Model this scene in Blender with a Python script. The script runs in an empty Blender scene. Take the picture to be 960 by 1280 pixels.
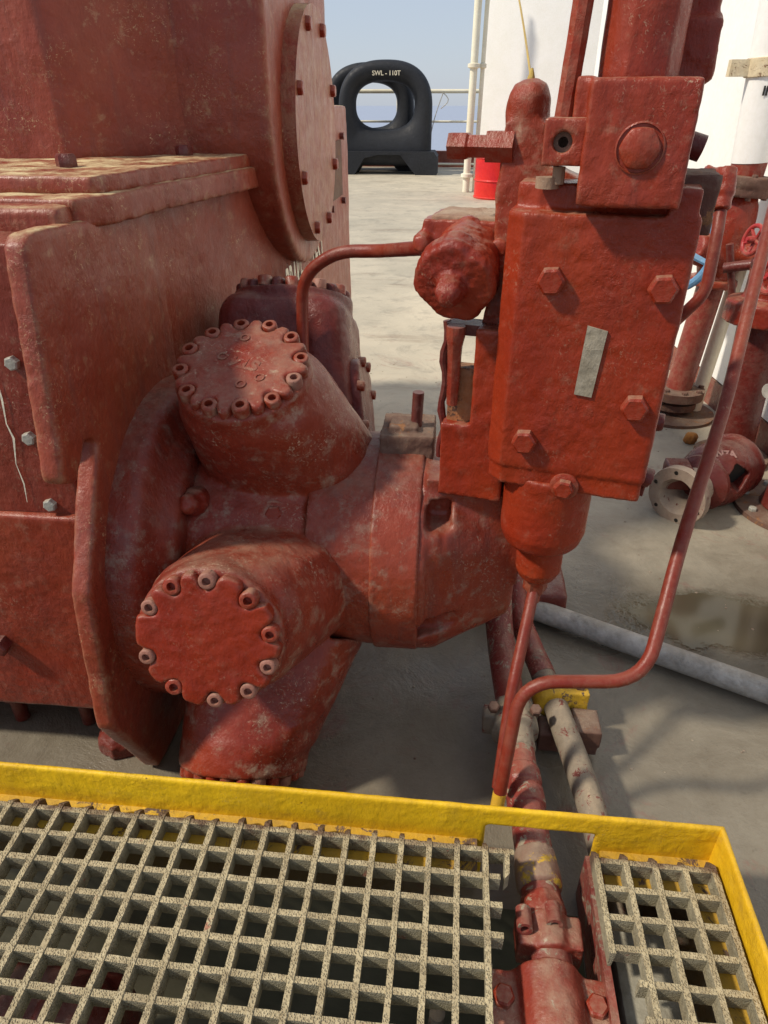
import bpy, bmesh, math, random
from mathutils import Vector, Matrix, noise
random.seed(7)
PI = math.pi
sc = bpy.context.scene
col = sc.collection

# ---------------------------------------------------------------- camera
CF, CTH, CYAW, CH = 850.0, math.atan(510/850), math.radians(5.88), 1.064
cam = bpy.data.cameras.new("camera"); camo = bpy.data.objects.new("camera", cam); col.objects.link(camo)
cam.sensor_fit = 'VERTICAL'; cam.sensor_height = 24.0; cam.lens = 24.0*CF/1280
cam.clip_start = 0.02; cam.clip_end = 20000
camo.location = (0, 0, CH); camo.rotation_euler = (PI/2-CTH, 0, CYAW)
sc.camera = camo
# ---------------------------------------------------------------- world, sun, exposure
SUNDIR = Vector((-1.0, -0.32, 1.08)).normalized()
w = bpy.data.worlds.new("World"); sc.world = w; w.use_nodes = True
nt = w.node_tree; bg = nt.nodes['Background']
sky = nt.nodes.new('ShaderNodeTexSky'); sky.sky_type = 'NISHITA'; sky.sun_disc = False
sky.sun_elevation = math.asin(SUNDIR.z); sky.sun_rotation = math.atan2(SUNDIR.x, SUNDIR.y)
sky.air_density = 1.0; sky.dust_density = 0.7; sky.ozone_density = 1.8
hz = nt.nodes.new('ShaderNodeMix'); hz.data_type = 'RGBA'; hz.inputs[0].default_value = .75      # hazy air whitens the clear-sky model
hz.inputs[7].default_value = (4.0, 4.45, 5.3, 1)
nt.links.new(sky.outputs[0], hz.inputs[6]); nt.links.new(hz.outputs[2], bg.inputs[0]); bg.inputs[1].default_value = 0.122
sl = bpy.data.lights.new("sun", 'SUN'); sl.energy = 3.7; sl.angle = math.radians(4.2); sl.color = (1, .90, .76)
so = bpy.data.objects.new("sun", sl); col.objects.link(so)
so.rotation_euler = (-SUNDIR).to_track_quat('-Z', 'Y').to_euler(); so.location = (-3, -2, 6)
sc.view_settings.view_transform = 'Standard'; sc.view_settings.look = 'None'
sc.view_settings.exposure = 0.12; sc.view_settings.gamma = 1.0

# ---------------------------------------------------------------- measuring help: where a sight line meets a real plane of the place
def ray(px, py):
    u = (px-480)/CF; v = (640-py)/CF
    x, y, z = u, math.cos(CTH)+v*math.sin(CTH), -math.sin(CTH)+v*math.cos(CTH)
    c, s = math.cos(CYAW), math.sin(CYAW)
    return Vector((x*c-y*s, x*s+y*c, z))
def at(px, py, X=None, Y=None, Z=None, D=None):
    r = ray(px, py)
    t = X/r.x if X is not None else Y/r.y if Y is not None else (Z-CH)/r.z if Z is not None else D
    return r*t + Vector((0, 0, CH))

# ---------------------------------------------------------------- materials
def newmat(name):
    m = bpy.data.materials.new(name); m.use_nodes = True
    t = m.node_tree; b = t.nodes['Principled BSDF']
    return m, t, b
class NG:
    def __init__(s, t):
        s.t = t; s.tc = t.nodes.new('ShaderNodeTexCoord'); s.geo = t.nodes.new('ShaderNodeNewGeometry')
        s.oi = t.nodes.new('ShaderNodeObjectInfo')
    def n(s, kind, **kw):
        x = s.t.nodes.new(kind)
        for k, v in kw.items(): setattr(x, k, v)
        return x
    def l(s, a, b): s.t.links.new(a, b)
    def noise(s, scale, detail=5, rough=.6, stretch=None, dist=0, world=False):
        x = s.n('ShaderNodeTexNoise'); x.inputs['Scale'].default_value = scale
        x.inputs['Detail'].default_value = detail; x.inputs['Roughness'].default_value = rough
        x.inputs['Distortion'].default_value = dist
        src = s.geo.outputs['Position'] if world else s.tc.outputs['Object']
        if stretch:
            mp = s.n('ShaderNodeMapping'); mp.inputs['Scale'].default_value = stretch
            s.l(src, mp.inputs[0]); src = mp.outputs[0]
        s.l(src, x.inputs['Vector']); return x.outputs['Fac']
    def ramp(s, f, a, b, va=0, vb=1):
        x = s.n('ShaderNodeMapRange'); x.inputs[1].default_value = a; x.inputs[2].default_value = b
        x.inputs[3].default_value = va; x.inputs[4].default_value = vb
        s.l(f, x.inputs[0]); return x.outputs[0]
    def math(s, op, a, b):
        x = s.n('ShaderNodeMath', operation=op)
        for i, v in enumerate((a, b)):
            if isinstance(v, (int, float)): x.inputs[i].default_value = v
            else: s.l(v, x.inputs[i])
        return x.outputs[0]
    def mix(s, f, a, b, mode='MIX'):
        x = s.n('ShaderNodeMix', data_type='RGBA', blend_type=mode)
        for i, v in ((0, f), (6, a), (7, b)):
            if isinstance(v, (int, float)): x.inputs[i].default_value = v
            elif isinstance(v, tuple): x.inputs[i].default_value = (*v, 1)
            else: s.l(v, x.inputs[i])
        return x.outputs[2]
    def bump(s, f, strength, dist, prev=None):
        x = s.n('ShaderNodeBump'); x.inputs['Strength'].default_value = strength; x.inputs['Distance'].default_value = dist
        s.l(f, x.inputs['Height'])
        if prev is not None: s.l(prev, x.inputs['Normal'])
        return x.outputs[0]
def M_paint(name, c, c2=None, dust=.3, dustcol=(.42, .33, .22), rough=.30, wear=.35, dth=0.0, tv=.22, lump=.6, streak=.35, chip=.0, chipcol=(.35, .3, .24), cs=22, top=.5, fine=1.0, big=4.0, spec=.32):
    m, t, b = newmat(name); g = NG(t)
    c2 = c2 or tuple(v*.55 for v in c)
    n1 = g.noise(big, 4, .6, dist=.4); n2 = g.noise(34, 8, .72); n3 = g.noise(11, 6, .7, dist=1.2)
    base = g.mix(g.ramp(n1, .36, .66), c, c2)
    base = g.mix(g.ramp(g.noise(60, 4, .7), .3, .75, 0, .35), base, tuple(min(1, v*1.45+.01) for v in c))
    # streaks running down the faces
    st = g.noise(40, 4, .6, stretch=(1, 1, .07))
    base = g.mix(g.ramp(st, .52, .75, 0, streak), base, tuple(v*.6+.025 for v in c))
    f = g.math('MULTIPLY', g.ramp(n2, .54-dth, .72-dth), g.ramp(n3, .42-dth, .66-dth))
    f = g.math('MULTIPLY', f, dust)
    # dust settled on upward faces
    sep = g.n('ShaderNodeSeparateXYZ'); g.l(g.geo.outputs['Normal'], sep.inputs[0])
    up = g.math('MULTIPLY', g.ramp(sep.outputs[2], .75, .98), g.ramp(g.noise(16, 6, .75), .38, .62))
    f = g.math('MAXIMUM', f, g.math('MULTIPLY', up, top))
    colr = g.mix(f, base, dustcol)
    ew = g.math('MULTIPLY', g.ramp(g.geo.outputs['Pointiness'], .515, .56), g.ramp(g.noise(38, 5, .75), .42, .6, 0, wear))
    colr = g.mix(ew, colr, tuple(min(1, v*.45+q*.45) for v, q in zip(c, dustcol)))
    tone = g.ramp(g.noise(1.7, 3, .6, dist=.8), .38, .62, -.5, .5)
    hs = g.n('ShaderNodeHueSaturation'); g.l(colr, hs.inputs['Color']); g.l(g.math('ADD', g.math('MULTIPLY', tone, .006), .5), hs.inputs['Hue'])
    g.l(g.math('ADD', g.math('MULTIPLY', tone, tv), 1.0), hs.inputs['Value']); colr = hs.outputs[0]
    curl = g.math('ABSOLUTE', g.math('SUBTRACT', g.noise(75, 3, .6, dist=.8), .5), 0)
    cm = g.math('MULTIPLY', g.ramp(curl, .004, .018, 1, 0), g.ramp(g.noise(9, 5, .75), .50, .62))
    cm = g.math('MULTIPLY', cm, g.ramp(g.noise(200, 2, .5), .45, .6, 0, min(1, dust*1.1)))
    colr = g.mix(cm, colr, tuple(min(1, v*1.25) for v in dustcol))
    if chip != 0:
        cf = g.ramp(g.noise(cs, 9, .78, dist=.6), .60-.12*chip, .63-.12*chip)
        colr = g.mix(cf, colr, g.mix(g.ramp(g.noise(50, 5, .7), .35, .65), chipcol, tuple(v*.45 for v in chipcol)))
    g.l(colr, b.inputs['Base Color'])
    r = g.ramp(g.noise(20, 5, .7), .3, .7, rough-.1, rough+.15)
    r = g.math('MAXIMUM', r, g.math('MULTIPLY', f, .8)); g.l(r, b.inputs['Roughness'])
    b.inputs['Specular IOR Level'].default_value = spec
    bp = g.bump(g.noise(30, 3, .55), lump, .003)
    wr = g.math('MULTIPLY', g.noise(95, 6, .72, dist=.6), g.ramp(g.noise(6, 4, .7), .50, .66, .12, 1))
    bp = g.bump(wr, .75*fine, .0045, bp)
    bp = g.bump(g.noise(210, 4, .7, stretch=(1, 1, .5)), .7*fine, .0014, bp)
    run = g.math('MULTIPLY', g.noise(55, 2, .4, stretch=(1, 1, .09)), g.ramp(g.noise(5, 3, .6), .45, .6))
    bp = g.bump(run, .5*fine, .004, bp)
    g.l(bp, b.inputs['Normal'])
    return m
RED = (.25, .030, .0105)
m_red = M_paint("red_oxide_paint", RED, (.19, .022, .010), dust=.5)
m_bright = M_paint("fresh_red_paint", (.255, .026, .0065), (.185, .018, .0055), dust=.3, lump=.6, streak=.15)
m_motor = M_paint("motor_paint", (.25, .036, .014), (.17, .023, .0105), dust=.95, dustcol=(.40, .31, .21), dth=.03, wear=.7, lump=.5, top=.45)
m_case = M_paint("casing_paint", (.235, .037, .016), (.16, .025, .012), dth=.035, wear=.7, dust=.75, streak=.8, dustcol=(.3, .24, .17), top=.45)
m_house = M_paint("housing_paint", (.255, .043, .0175), (.175, .027, .012), dust=.45, spec=.45, lump=.8, streak=.6, top=.95, dustcol=(.62, .51, .28), rough=.38, big=2.2)
m_dark = M_paint("maroon_paint", (.13, .019, .013), (.085, .014, .011), dust=.35, dustcol=(.25, .18, .14))
m_gloss = M_paint("tube_paint", (.185, .021, .009), (.125, .014, .007), dust=.25, rough=.38, lump=.25, streak=.1, top=.1, fine=.5)
m_worn = M_paint("worn_pipe_paint", (.22, .036, .026), (.15, .028, .022), dust=.6, cs=40, chip=.35, chipcol=(.34, .29, .21), top=.3)
m_bare = M_paint("bare_weathered_pipe", (.21, .175, .13), (.13, .10, .07), dust=.5, cs=45, chip=.25, chipcol=(.2, .045, .035), rough=.6)
m_orange = M_paint("faded_orange_paint", (.25, .04, .022), (.17, .027, .016), dust=.45, cs=34, chip=.05, chipcol=(.4, .33, .24))
m_rustfl = M_paint("rusty_flange", (.11, .045, .032), (.15, .095, .065), dust=.8, dustcol=(.27, .22, .16), rough=.75, chip=.2, chipcol=(.3, .14, .06))
m_yellow = M_paint("yellow_paint", (.74, .45, .010), (.62, .36, .008), dust=.5, dustcol=(.3, .2, .08), rough=.45, lump=.5, streak=.25, chip=-.3, chipcol=(.25, .10, .03), cs=30, top=.12)
m_yellow_worn = M_paint("worn_yellow_paint", (.6, .36, .02), (.45, .27, .03), dust=.5, dustcol=(.25, .17, .1), rough=.55, chip=.35, chipcol=(.16, .1, .07), top=.2)
m_brown = M_paint("dusty_wooden_grime", (.30, .2, .13), (.2, .09, .06), dust=.8, dustcol=(.45, .37, .27), rough=.8, top=.6)
m_black = M_paint("chock_paint", (.011, .013, .018), (.008, .009, .012), dust=.2, dustcol=(.06, .065, .075), rough=.6, lump=.2, streak=.1, top=.2)
m_white = M_paint("white_wall_paint", (.84, .83, .79), (.80, .79, .73), dust=.08, dustcol=(.6, .5, .32), tv=.02, wear=0, rough=.4, lump=.15, streak=.05, top=.05, fine=.3)
m_cream = M_paint("cream_pipe_paint", (.76, .72, .58), (.68, .62, .45), dust=.25, dustcol=(.45, .3, .14), tv=.08, wear=0, rough=.45, lump=.25, streak=.1, top=.1, fine=.4)
m_creamrust = M_paint("rusty_clamp_paint", (.68, .62, .46), (.55, .42, .22), dust=.4, dustcol=(.25, .11, .04), rough=.7, chip=.4, chipcol=(.2, .08, .03))
m_skirt = M_paint("skirting_paint", (.2, .045, .03), (.16, .035, .025), dust=.3, lump=.2)
m_drum = M_paint("drum_paint", (.62, .02, .015), (.55, .018, .012), dust=.05, rough=.35, lump=.1, streak=.05)
m_wheelred = M_paint("red_wheel_paint", (.36, .018, .018), (.25, .018, .016), dust=.2, rough=.4, lump=.2)
m_blue = M_paint("blue_wheel_paint", (.12, .3, .48), (.1, .24, .4), dust=.2, rough=.5, lump=.3, dustcol=(.3, .25, .2))
m_steel = M_paint("galvanised_steel", (.46, .44, .40), (.2, .19, .165), big=28, dust=.7, dustcol=(.3, .26, .2), rough=.5, lump=.2)
m_bolt_zinc = M_paint("zinc_bolt", (.38, .38, .33), (.24, .22, .18), dust=.5, rough=.5, lump=.3)
m_plate = M_paint("etched_nameplate", (.2, .17, .12), (.33, .29, .22), dust=.6, dustcol=(.4, .36, .28), rough=.6, big=60)
m_hole = newmat("near_black")[0]
m_hole.node_tree.nodes['Principled BSDF'].inputs['Base Color'].default_value = (.012, .01, .008, 1)  # near-black; bolt_hole and dark_port use it to paint an opening's shade
m_hole.node_tree.nodes['Principled BSDF'].inputs['Roughness'].default_value = .5
m_letter = M_paint("lettering_paint", (.7, .66, .52), (.55, .48, .36), dust=.2, lump=.2)
m_mark = M_paint('stencil_mark', (.34, .20, .18), (.2, .07, .06), dust=.3, lump=.1)
m_rope = M_paint("rope_fibre", (.5, .36, .08), (.35, .25, .08), dust=.2, rough=.9, lump=.8)

def M_grating():
    m, t, b = newmat("grating_fibreglass"); g = NG(t)
    n = g.noise(45, 6, .7)
    c = g.mix(g.ramp(n, .35, .65), (.50, .42, .25), (.33, .265, .15))
    grit = g.n('ShaderNodeTexVoronoi'); grit.inputs['Scale'].default_value = 400
    g.l(g.tc.outputs['Object'], grit.inputs['Vector'])
    c = g.mix(g.ramp(grit.outputs['Distance'], .12, .40, .22, 0), c, (.17, .125, .07))
    c = g.mix(g.ramp(g.noise(300, 3, .6), .55, .66, 0, .3), c, (.60, .54, .38))
    sepn = g.n('ShaderNodeSeparateXYZ'); g.l(g.geo.outputs['Normal'], sepn.inputs[0])
    side = g.mix(g.ramp(g.noise(60, 6, .7), .35, .65), (.40, .36, .245), (.27, .24, .155))
    c = g.mix(g.ramp(sepn.outputs[2], .25, .6), side, c)
    c = g.mix(g.ramp(g.noise(7, 6, .75, world=True, dist=.6), .5, .66, 0, .55), c, (.17, .13, .075))
    c = g.mix(g.ramp(g.noise(15, 5, .7, world=True), .66, .69, 0, .6), c, (.34, .07, .05))
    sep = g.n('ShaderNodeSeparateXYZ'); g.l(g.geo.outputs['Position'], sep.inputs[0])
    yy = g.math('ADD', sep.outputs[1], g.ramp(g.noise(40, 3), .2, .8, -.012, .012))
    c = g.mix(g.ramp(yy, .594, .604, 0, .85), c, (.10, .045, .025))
    g.l(c, b.inputs['Base Color']); b.inputs['Roughness'].default_value = .8
    bp = g.bump(g.ramp(grit.outputs['Distance'], 0, .6), .9, .0025)
    bp = g.bump(g.noise(90, 4, .7), .5, .002, bp); g.l(bp, b.inputs['Normal'])
    return m
m_grate = M_grating()
def M_deck():
    m, t, b = newmat("deck_coating"); g = NG(t)
    sep = g.n('ShaderNodeSeparateXYZ'); g.l(g.geo.outputs['Position'], sep.inputs[0])
    big = g.noise(1.3, 6, .65, world=True, dist=.5); mid = g.noise(6, 8, .72, world=True, dist=.6); fi = g.noise(45, 6, .7, world=True)
    far = g.mix(g.ramp(big, .35, .65), (.53, .47, .355), (.40, .36, .275))  # lifted so the deck in the housing's shade looks sunlit
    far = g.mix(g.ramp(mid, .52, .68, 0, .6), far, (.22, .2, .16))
    near = g.mix(g.ramp(mid, .35, .68), (.145, .122, .086), (.215, .19, .142))  # dark base mixes grime with painted shade
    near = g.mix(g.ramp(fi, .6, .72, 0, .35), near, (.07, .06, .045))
    # grimy patch round the machine, its shade painted in; sunlit tone painted further out
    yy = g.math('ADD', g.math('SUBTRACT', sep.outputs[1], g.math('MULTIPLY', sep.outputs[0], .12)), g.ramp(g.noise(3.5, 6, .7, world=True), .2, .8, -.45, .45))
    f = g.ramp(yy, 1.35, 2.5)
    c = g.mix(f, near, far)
    near = g.mix(g.ramp(g.noise(13, 9, .85, world=True, dist=1.2), .50, .58, 0, .55), near, (.24, .215, .165))
    near = g.mix(g.ramp(g.noise(22, 9, .88, world=True, dist=.8), .545, .60, 0, .8), near, (.05, .042, .03))
    # red paint drips
    rd = g.math('MULTIPLY', g.ramp(g.noise(4.2, 8, .8, world=True, dist=1), .56, .68), .55)
    rd = g.math('MULTIPLY', rd, g.ramp(sep.outputs[1], 5, 2.5))
    c = g.mix(rd, c, (.20, .055, .045))
    # brown long stains across the far deck
    c = g.mix(g.ramp(g.noise(2.2, 6, .7, stretch=(.5, 2, 1), world=True), .55, .72, 0, .55), c, (.19, .13, .085))
    crk = g.ramp(g.noise(9, 9, .8, stretch=(1, 2.4, 1), world=True, dist=1.5), .66, .69, 0, .7)
    c = g.mix(crk, c, (.09, .07, .05))
    g.l(c, b.inputs['Base Color'])
    # shallow standing water in a dip of the plating
    dx = g.math('MULTIPLY', g.math('SUBTRACT', sep.outputs[0], .66), 1.0); dy = g.math('MULTIPLY', g.math('SUBTRACT', sep.outputs[1], 1.34), 1.75)
    rr = g.math('SQRT', g.math('ADD', g.math('MULTIPLY', dx, dx), g.math('MULTIPLY', dy, dy)), 0)
    rr = g.math('ADD', rr, g.ramp(g.noise(5, 5, .65, world=True), .2, .8, -.13, .13))
    pud = g.ramp(rr, .27, .19); damp = g.ramp(rr, .44, .22, 0, .5)
    c = g.mix(damp, c, (.06, .052, .036)); c = g.mix(pud, c, (.062, .054, .034))
    g.l(c, b.inputs['Base Color'])
    wet = g.ramp(g.noise(2.0, 4, .6, world=True), .42, .6, .22, .7)
    g.l(g.mix(pud, g.mix(f, wet, (.7, .7, .7)), (.10, .10, .10)), b.inputs['Roughness'])
    dry = g.math('SUBTRACT', 1, pud)
    hgt = g.math('ADD', g.math('MULTIPLY', fi, .0018), g.math('ADD', g.math('MULTIPLY', mid, .006), g.math('MULTIPLY', g.noise(160, 4, .7, world=True), .0006)))
    g.l(g.bump(g.math('MULTIPLY', hgt, dry), 1.0, 1.0), b.inputs['Normal'])
    return m
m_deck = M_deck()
m_flpale = M_paint("worn_flange_face", (.30, .24, .18), (.17, .09, .07), dust=.7, dustcol=(.4, .35, .27), rough=.75, chip=.15, chipcol=(.2, .06, .045), cs=30)
m_brorange = M_paint("rusty_orange_primer", (.36, .13, .035), (.12, .045, .03), dust=.4, chip=.5, chipcol=(.1, .05, .035), rough=.6)
m_yscrap = M_paint("pipe_paint_yellow_scraps", (.22, .17, .12), (.2, .06, .04), dust=.5, chip=.55, chipcol=(.6, .38, .04), rough=.6)
m_redpipe = M_paint("plain_red_pipe_paint", (.23, .04, .028), (.17, .03, .022), dust=.4)
m_panel = M_paint("maroon_panel_paint", (.20, .034, .018), (.14, .022, .013), dust=.7, streak=.5, top=.2)
m_lower = M_paint("lower_box_paint", (.26, .042, .018), (.18, .026, .012), dust=.35, streak=.4, top=.15, big=2.5)
def M_simple(name, c, c2, rough, scale=10, bs=.2, bd=.005, metal=0):
    m, t, b = newmat(name); g = NG(t)
    g.l(g.mix(g.ramp(g.noise(scale, 6, .7, world=True), .35, .65), c, c2), b.inputs['Base Color'])
    b.inputs['Roughness'].default_value = rough; b.inputs['Metallic'].default_value = metal
    g.l(g.bump(g.noise(scale*3, 4, world=True), bs, bd), b.inputs['Normal'])
    return m
m_tray = M_simple("oily_tray", (.075, .072, .045), (.12, .11, .07), .45, 12)
m_conc = M_simple("chipped_screed", (.34, .32, .25), (.2, .18, .13), .8, 25, .5, .006)
m_sea = M_simple("sea_water", (.31, .36, .46), (.33, .38, .47), .5, .25, .5, .4)
# ---------------------------------------------------------------- mesh builders
def box(b, x0, x1, y0, y1, z0, z1, M=None):
    vs = [b.verts.new(Vector((x, y, z)) if M is None else M @ Vector((x, y, z))) for x in (x0, x1) for y in (y0, y1) for z in (z0, z1)]
    for f in ((0, 1, 3, 2), (4, 6, 7, 5), (0, 4, 5, 1), (2, 3, 7, 6), (0, 2, 6, 4), (1, 5, 7, 3)):
        b.faces.new([vs[i] for i in f])
def axes(d):
    d = Vector(d).normalized()
    u = d.cross(Vector((0, 0, 1)))
    if u.length < 1e-3: u = Vector((1, 0, 0))
    u.normalize(); return d, u, d.cross(u).normalized()
def lathe(b, o, d, prof, n=32, rf=None):
    """solid of revolution round axis d from o; prof = [(t, r)...]; rf(angle) scales the radius"""
    o = Vector(o); d, u, v = axes(d); rings = []
    for t_, r in prof:
        rings.append([b.verts.new(o+d*t_+(u*math.cos(2*PI*i/n)+v*math.sin(2*PI*i/n))*(r*(rf(2*PI*i/n) if rf else 1))) for i in range(n)])
    for a, c in zip(rings, rings[1:]):
        for i in range(n): b.faces.new((a[i], a[(i+1) % n], c[(i+1) % n], c[i]))
    b.faces.new(rings[0][::-1]); b.faces.new(rings[-1])
def cyl(b, p0, p1, r0, r1=None, n=24):
    p0 = Vector(p0); p1 = Vector(p1)
    lathe(b, p0, p1-p0, [(0, r0), ((p1-p0).length, r0 if r1 is None else r1)], n)
def hollow(b, o, d, prof, n=32):
    """closed ring profile (t, r) revolved: for tubes open at an end"""
    o = Vector(o); d, u, v = axes(d); rings = []
    for t_, r in prof:
        rings.append([b.verts.new(o+d*t_+(u*math.cos(2*PI*i/n)+v*math.sin(2*PI*i/n))*r) for i in range(n)])
    for a, c in zip(rings, rings[1:]+rings[:1]):
        for i in range(n): b.faces.new((a[i], a[(i+1) % n], c[(i+1) % n], c[i]))
def prism(b, pts, ext):
    ext = Vector(ext); A = [b.verts.new(Vector(p)) for p in pts]; B = [b.verts.new(Vector(p)+ext) for p in pts]
    n = len(pts); b.faces.new(A[::-1]); b.faces.new(B)
    for i in range(n): b.faces.new((A[i], A[(i+1) % n], B[(i+1) % n], B[i]))
def path(pts, fil=.03, step=.02, steps=7):
    P = [Vector(p) for p in pts]; out = [P[0]]
    for i in range(1, len(P)-1):
        a = P[i-1]-P[i]; c = P[i+1]-P[i]; f = min(fil, a.length*.48, c.length*.48)
        A = P[i]+a.normalized()*f; C = P[i]+c.normalized()*f
        for k in range(steps+1):
            q = k/steps; out.append(A*(1-q)**2+P[i]*2*q*(1-q)+C*q*q)
    out.append(P[-1])
    res = [out[0]]
    for a, c in zip(out, out[1:]):
        k = max(1, int((c-a).length/step))
        for j in range(1, k+1): res.append(a.lerp(c, j/k))
    return res
def tube(b, pts, r, n=14, rf=None):
    """round bar swept along pts with a carried frame"""
    d = (pts[1]-pts[0]).normalized(); _, u, v = axes(d); rings = []
    for i, p in enumerate(pts):
        e = (pts[min(i+1, len(pts)-1)]-pts[max(i-1, 0)]).normalized()
        u = (u-e*u.dot(e)).normalized(); v = e.cross(u)
        rr = r*(rf(i/(len(pts)-1)) if rf else 1)
        rings.append([b.verts.new(p+(u*math.cos(2*PI*k/n)+v*math.sin(2*PI*k/n))*rr) for k in range(n)])
    for a, c in zip(rings, rings[1:]):
        for k in range(n): b.faces.new((a[k], a[(k+1) % n], c[(k+1) % n], c[k]))
    b.faces.new(rings[0][::-1]); b.faces.new(rings[-1])

WM = {}
def thing(name, label, cat, loc=(0, 0, 0), rotz=0, group=None, kind=None):
    o = bpy.data.objects.new(name, None); col.objects.link(o); o.empty_display_size = .05
    o.location = loc; o.rotation_euler = (0, 0, rotz)
    WM[o.name] = Matrix.Translation(loc) @ Matrix.Rotation(rotz, 4, 'Z')
    return tag(o, label, cat, group, kind)
def tag(o, label=None, cat=None, group=None, kind=None):
    if label: o['label'] = label
    if cat: o['category'] = cat
    if group: o['group'] = group
    if kind: o['kind'] = kind
    return o
def link_mesh(name, me, parent=None, M=None, loc=None):
    """mesh data is in world coordinates unless M places a shared mesh"""
    o = bpy.data.objects.new(name, me); col.objects.link(o)
    PM = WM[parent.name] if parent else Matrix.Identity(4)
    if M is None:
        if parent: me.transform(PM.inverted())
        W = PM
        if parent: o.parent = parent
        elif loc is not None:
            me.transform(Matrix.Translation(-Vector(loc))); o.location = loc; W = Matrix.Translation(loc)
    else:
        if parent: o.parent = parent
        o.matrix_local = PM.inverted() @ M; W = M
    WM[o.name] = W
    return o
def to_mesh(b, name):
    bmesh.ops.recalc_face_normals(b, faces=b.faces[:])
    me = bpy.data.meshes.new(name); b.to_mesh(me); b.free(); return me
def plain(name, b, mat, parent=None, bevel=0, seg=2, lump=0, lscale=30, cat=None, label=None, loc=None, kind=None, group=None, ang=35):
    if bevel: bmesh.ops.bevel(b, geom=[e for e in b.edges if len(e.link_faces) == 2 and e.calc_face_angle(0) > .5], offset=bevel, segments=seg, affect='EDGES', profile=.5, clamp_overlap=True)
    me = to_mesh(b, name)
    if lump: rough_up(me, lump, lscale)
    me.materials.append(mat); me.shade_smooth(); me.set_sharp_from_angle(angle=math.radians(ang))
    return tag(link_mesh(name, me, parent, loc=loc), label, cat, group, kind)
def rough_up(me, amp, scale):
    n = len(me.vertices); co = [0.0]*(3*n); no = [0.0]*(3*n)
    me.vertices.foreach_get('co', co); me.vertices.foreach_get('normal', no)
    N = noise.noise
    for i in range(n):
        j = 3*i; x, y, z = co[j], co[j+1], co[j+2]
        k = amp*(N((x*scale, y*scale, z*scale)) + .5*N((x*scale*2.7+9, y*scale*2.7, z*scale*2.7)))
        co[j] = x+no[j]*k; co[j+1] = y+no[j+1]*k; co[j+2] = z+no[j+2]*k
    me.vertices.foreach_set('co', co); me.update()
def cast_mesh(b, voxel, smooth=3, lump=.001, lscale=30, cut=None, name='casting'):
    """union of closed shapes as one cast surface with soft painted-over edges"""
    me = to_mesh(b, name); o = bpy.data.objects.new('tmp', me); col.objects.link(o); co = None
    if cut:
        co = bpy.data.objects.new('tmpcut', to_mesh(cut, 'cut')); col.objects.link(co)
        r0 = o.modifiers.new('r0', 'REMESH'); r0.mode = 'VOXEL'; r0.voxel_size = voxel
        rc = co.modifiers.new('r', 'REMESH'); rc.mode = 'VOXEL'; rc.voxel_size = min(voxel, .003)
        bo = o.modifiers.new('b', 'BOOLEAN'); bo.operation = 'DIFFERENCE'; bo.object = co; bo.solver = 'EXACT'
    r = o.modifiers.new('r', 'REMESH'); r.mode = 'VOXEL'; r.voxel_size = voxel
    if smooth:
        s = o.modifiers.new('s', 'SMOOTH'); s.iterations = smooth; s.factor = .5
    dg = bpy.context.evaluated_depsgraph_get(); dg.update()
    out = bpy.data.meshes.new_from_object(o.evaluated_get(dg)); bpy.data.objects.remove(o)
    if co: bpy.data.objects.remove(co)
    bpy.data.meshes.remove(me)
    if lump: rough_up(out, lump, lscale)
    out.shade_smooth(); out.name = name
    return out
def cast(name, b, mat, parent=None, voxel=.005, smooth=3, lump=.001, lscale=30, cut=None, cat=None, label=None, loc=None):
    me = cast_mesh(b, voxel, smooth, lump, lscale, cut, name); me.materials.append(mat)
    return tag(link_mesh(name, me, parent, loc=loc), label, cat)
def orient(p, d, spin=0):
    """matrix that stands a +Z mesh at p pointing along d"""
    d, u, v = axes(d); R = Matrix((u, d.cross(u), d)).transposed().to_4x4()
    return Matrix.Translation(p) @ R @ Matrix.Rotation(spin, 4, 'Z')
# shared fasteners, standing on z = 0
def mk(fn, name, mat, lump=0, ls=60, ang=35):
    b = bmesh.new(); fn(b); me = to_mesh(b, name)
    if lump: rough_up(me, lump, ls)
    me.materials.append(mat); me.shade_smooth(); me.set_sharp_from_angle(angle=math.radians(ang)); return me
def hexb(r, h, n=6):
    return lambda b: lathe(b, (0, 0, -.004), (0, 0, 1), [(0, r*.9), (.004, r), (h*.8+.004, r), (h+.004, r*.8), (h+.0045, r*.3)], n)
def hexl(r, h):   # softened hexagon
    def f(b):
        lathe(b, (0, 0, -.004), (0, 0, 1), [(0, r), (h*.45+.004, r), (h*.8+.004, r*.97), (h+.003, r*.88), (h+.0042, r*.78)], 36,
              rf=lambda a: .97/max(.88, math.cos((a+.2) % (PI/3)-PI/6)) if True else 1)
    return f
def sock(r, h):
    return lambda b: lathe(b, (0, 0, -.004), (0, 0, 1), [(0, r), (h*.8+.004, r), (h+.003, r*.93), (h+.004, r*.8), (h+.004, r*.5), (h-.005, r*.45), (h-.005, r*.1)], 18)
me_hex = mk(hexl(.0125, .010), 'bolt', m_red, .0004)
me_hexM = mk(hexl(.0125, .010), 'bolt', m_bright, .0005)
me_sock = mk(sock(.0125, .013), 'bolt', m_motor, .0006, 90)
me_sockA = mk(sock(.0128, .013), 'bolt', m_red, .0007, 90)
m_screw = M_paint('rubbed_screw_paint', (.30, .13, .09), (.2, .06, .04), dust=.6, cs=60, chip=.2, chipcol=(.12, .07, .05), rough=.5)
me_sockW = mk(sock(.0125, .013), 'bolt', m_screw, .0007, 80)
me_zinc = mk(hexb(.0095, .008), 'bolt', m_bolt_zinc, .0004)
me_hold = mk(hexb(.018, .02), 'bolt', m_dark, .001)
me_small = mk(hexb(.012, .012), 'bolt', m_rustfl, .0006)
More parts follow.
